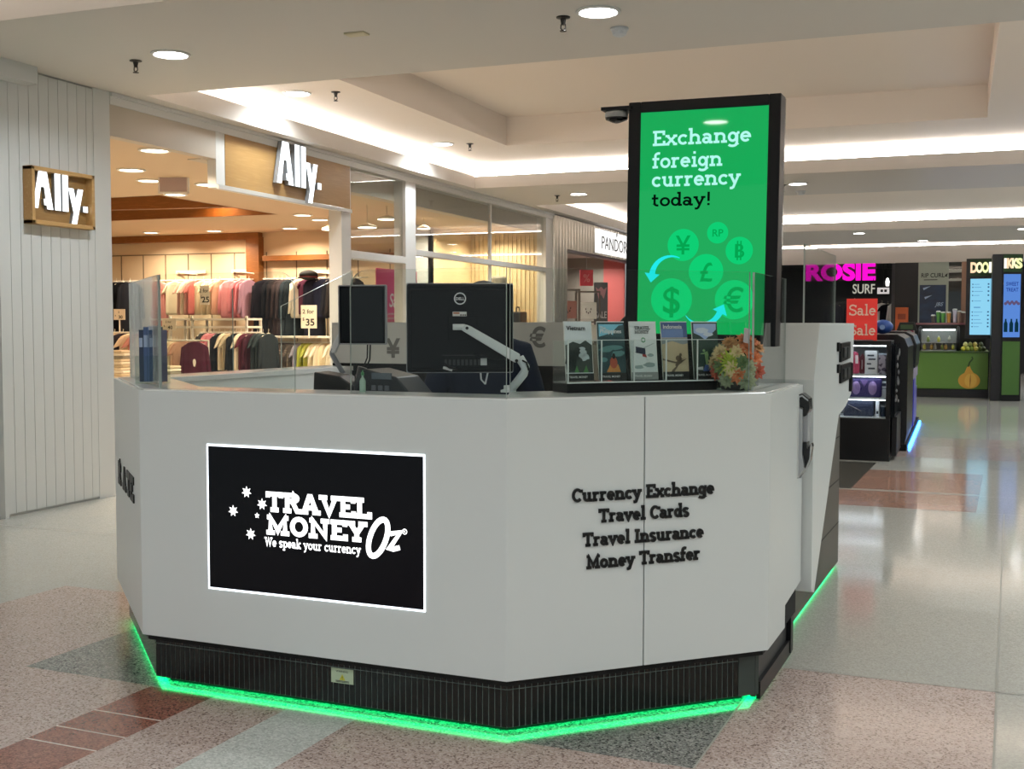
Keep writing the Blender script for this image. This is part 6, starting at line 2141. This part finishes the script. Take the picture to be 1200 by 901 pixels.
rp_ = thing('window_poster', 'tall pale window poster with a dark blue wave picture', 'poster', (-.68, 33.02, 1.1))
MB().box(-.38, .38, 0, .02, 0, 2.05).build('panel', mat('poster_pale_green', 'aab4a8', .5), rp_)
MB().box(-.34, .32, -.004, 0, .02, 1.42).build('picture', noisy('wave_picture', ['10182c', '223a5c', '16243c', '3a5878'], 2.2, .35, stretch=(1, 1, 2.2)), rp_)
mb = MB()
put(mb, sans('RIP CURL', .16, .002, .016, fit=.58), -.02, 1.62, frame((0, -.001, 0), (1, 0, 0)), d=0)
mb.build('lettering', BLACKM, rp_)
MB().box(-.24, .10, 1.545, 1.565, 0, .002, 0, frame((0, -.001, 0), (1, 0, 0))).build('small_print', BLACKM, rp_)
mb = MB()
mb.add([(.28, 1.64, .001), (.31, 1.70, .001), (.36, 1.72, .001), (.33, 1.66, .001), (.35, 1.63, .001)], [(0, 1, 2, 3, 4)], 0, frame((0, -.002, 0), (1, 0, 0)))
mb.build('wave_mark', BLACKM, rp_)
mb = MB()
put(mb, sans('JBS', .14, .002, .012, shear=.3), .15, .86, frame((0, -.005, 0), (1, 0, 0)), d=0)
for a, z in ((-.26, 1.34), (-.22, 1.10)):
    mb.add([(a, z, .001), (a + .2, z + .05, .001), (a + .02, z - .06, .001)], [(0, 1, 2)], 0, frame((0, -.005, 0), (1, 0, 0)))
mb.build('picture_print', mat('print_ice', 'a9c2e0', .5), rp_)
for i, (k, x, z, c, lab) in enumerate((('tee', -2.02, 2.12, 'd8d6d2', 'white surf shirt hanging left in the far surf shop'), ('tee', -1.86, 2.1, '15161a', 'black surf shirt between two white ones in the far surf shop'), ('knit', -1.62, 2.14, 'dcd9d4', 'white surf hoodie with red print in the far surf shop'), ('knit', -2.3, 1.9, '1d2230', 'navy surf jacket behind the red sale sign'), ('coat', -2.75, 2.2, '22252e', 'dark surf coat under the pink neon'), ('knit', -3.3, 2.1, '3a3d46', 'grey surf jumper left under the pink neon'))):
    o = hang(k, x, 33.7, z, .2, cloth(c), lab, 'clothes in the surf shop')
    if i == 2:
        MB().box(-.1, .1, -.075, -.065, -.30, -.16).build('chest_print', mat('print_red', 'b04a48', .6), o)
rail('surf_rail', 'dark clothes rail across the far surf shop', -3.7, -1.4, 33.7, 2.08, m=BLACK)
ob = thing('orange_box', 'orange display box at the entrance of the surf shop', 'box', (-1.44, 32.45, 0))
MB().box(-.16, .16, 0, .3, 1.30, 1.92).build('box', mat('box_orange', 'c05a28', .5), ob, bevel=.004)
MB().box(-.10, .10, -.004, 0, 1.6, 1.75).build('print', mat('box_orange_dark', '8a3a1c', .5), ob)
MB().box(-.14, .14, .02, .28, 0, 1.30).build('stand', BLACK, ob)
ws = thing('white_sign', 'small white sign with dark marks hanging in the surf shop', 'sign', (-1.96, 33.3, 2.30))
MB().box(-.16, .15, 0, .02, 0, .17).build('card', mat('card_lit_white', 'ece8e8', .5, emit=.5), ws)
MB().box(-.08, -.01, -.003, 0, .05, .12).box(.02, .09, -.003, 0, .05, .12).build('print', DGREY, ws)
MB().tube([(0, .01, .17), (0, .01, .9)], .006, 5).build('cord', BLACK, ws)
fs = thing('framed_panel', 'dim framed panel right of the small white sign', 'panel', (-1.55, 33.3, 2.33))
MB().box(-.15, .15, 0, .02, 0, .14).build('panel', mat('panel_dim', '3a3836', .5), fs)
b = MB()
for a in ((-.17, .17, -.02, 0), (-.17, .17, .14, .16), (-.17, -.15, 0, .14), (.15, .17, 0, .14)):
    b.box(a[0], a[1], -.01, .03, a[2], a[3])
b.build('frame', mat('frame_bronze', '6a5a4a', .5), fs)
MB().tube([(-.14, .01, .16), (-.14, .01, .87)], .006, 5).tube([(.14, .01, .16), (.14, .01, .87)], .006, 5).build('cord', BLACK, fs)
pl2 = thing('spot_lamp', 'small white glowing spot lamp hanging in the surf shop', 'lamp', (-1.87, 33.5, 2.52))
MB().lathe([(.04, 0), (.05, .12), (.03, .2), (.01, .22)], 12).build('shade', glow('spot_white', (1, .98, .95), 3.0), pl2)
MB().tube([(0, 0, .2), (0, 0, .68)], .006, 5).build('cord', BLACK, pl2)
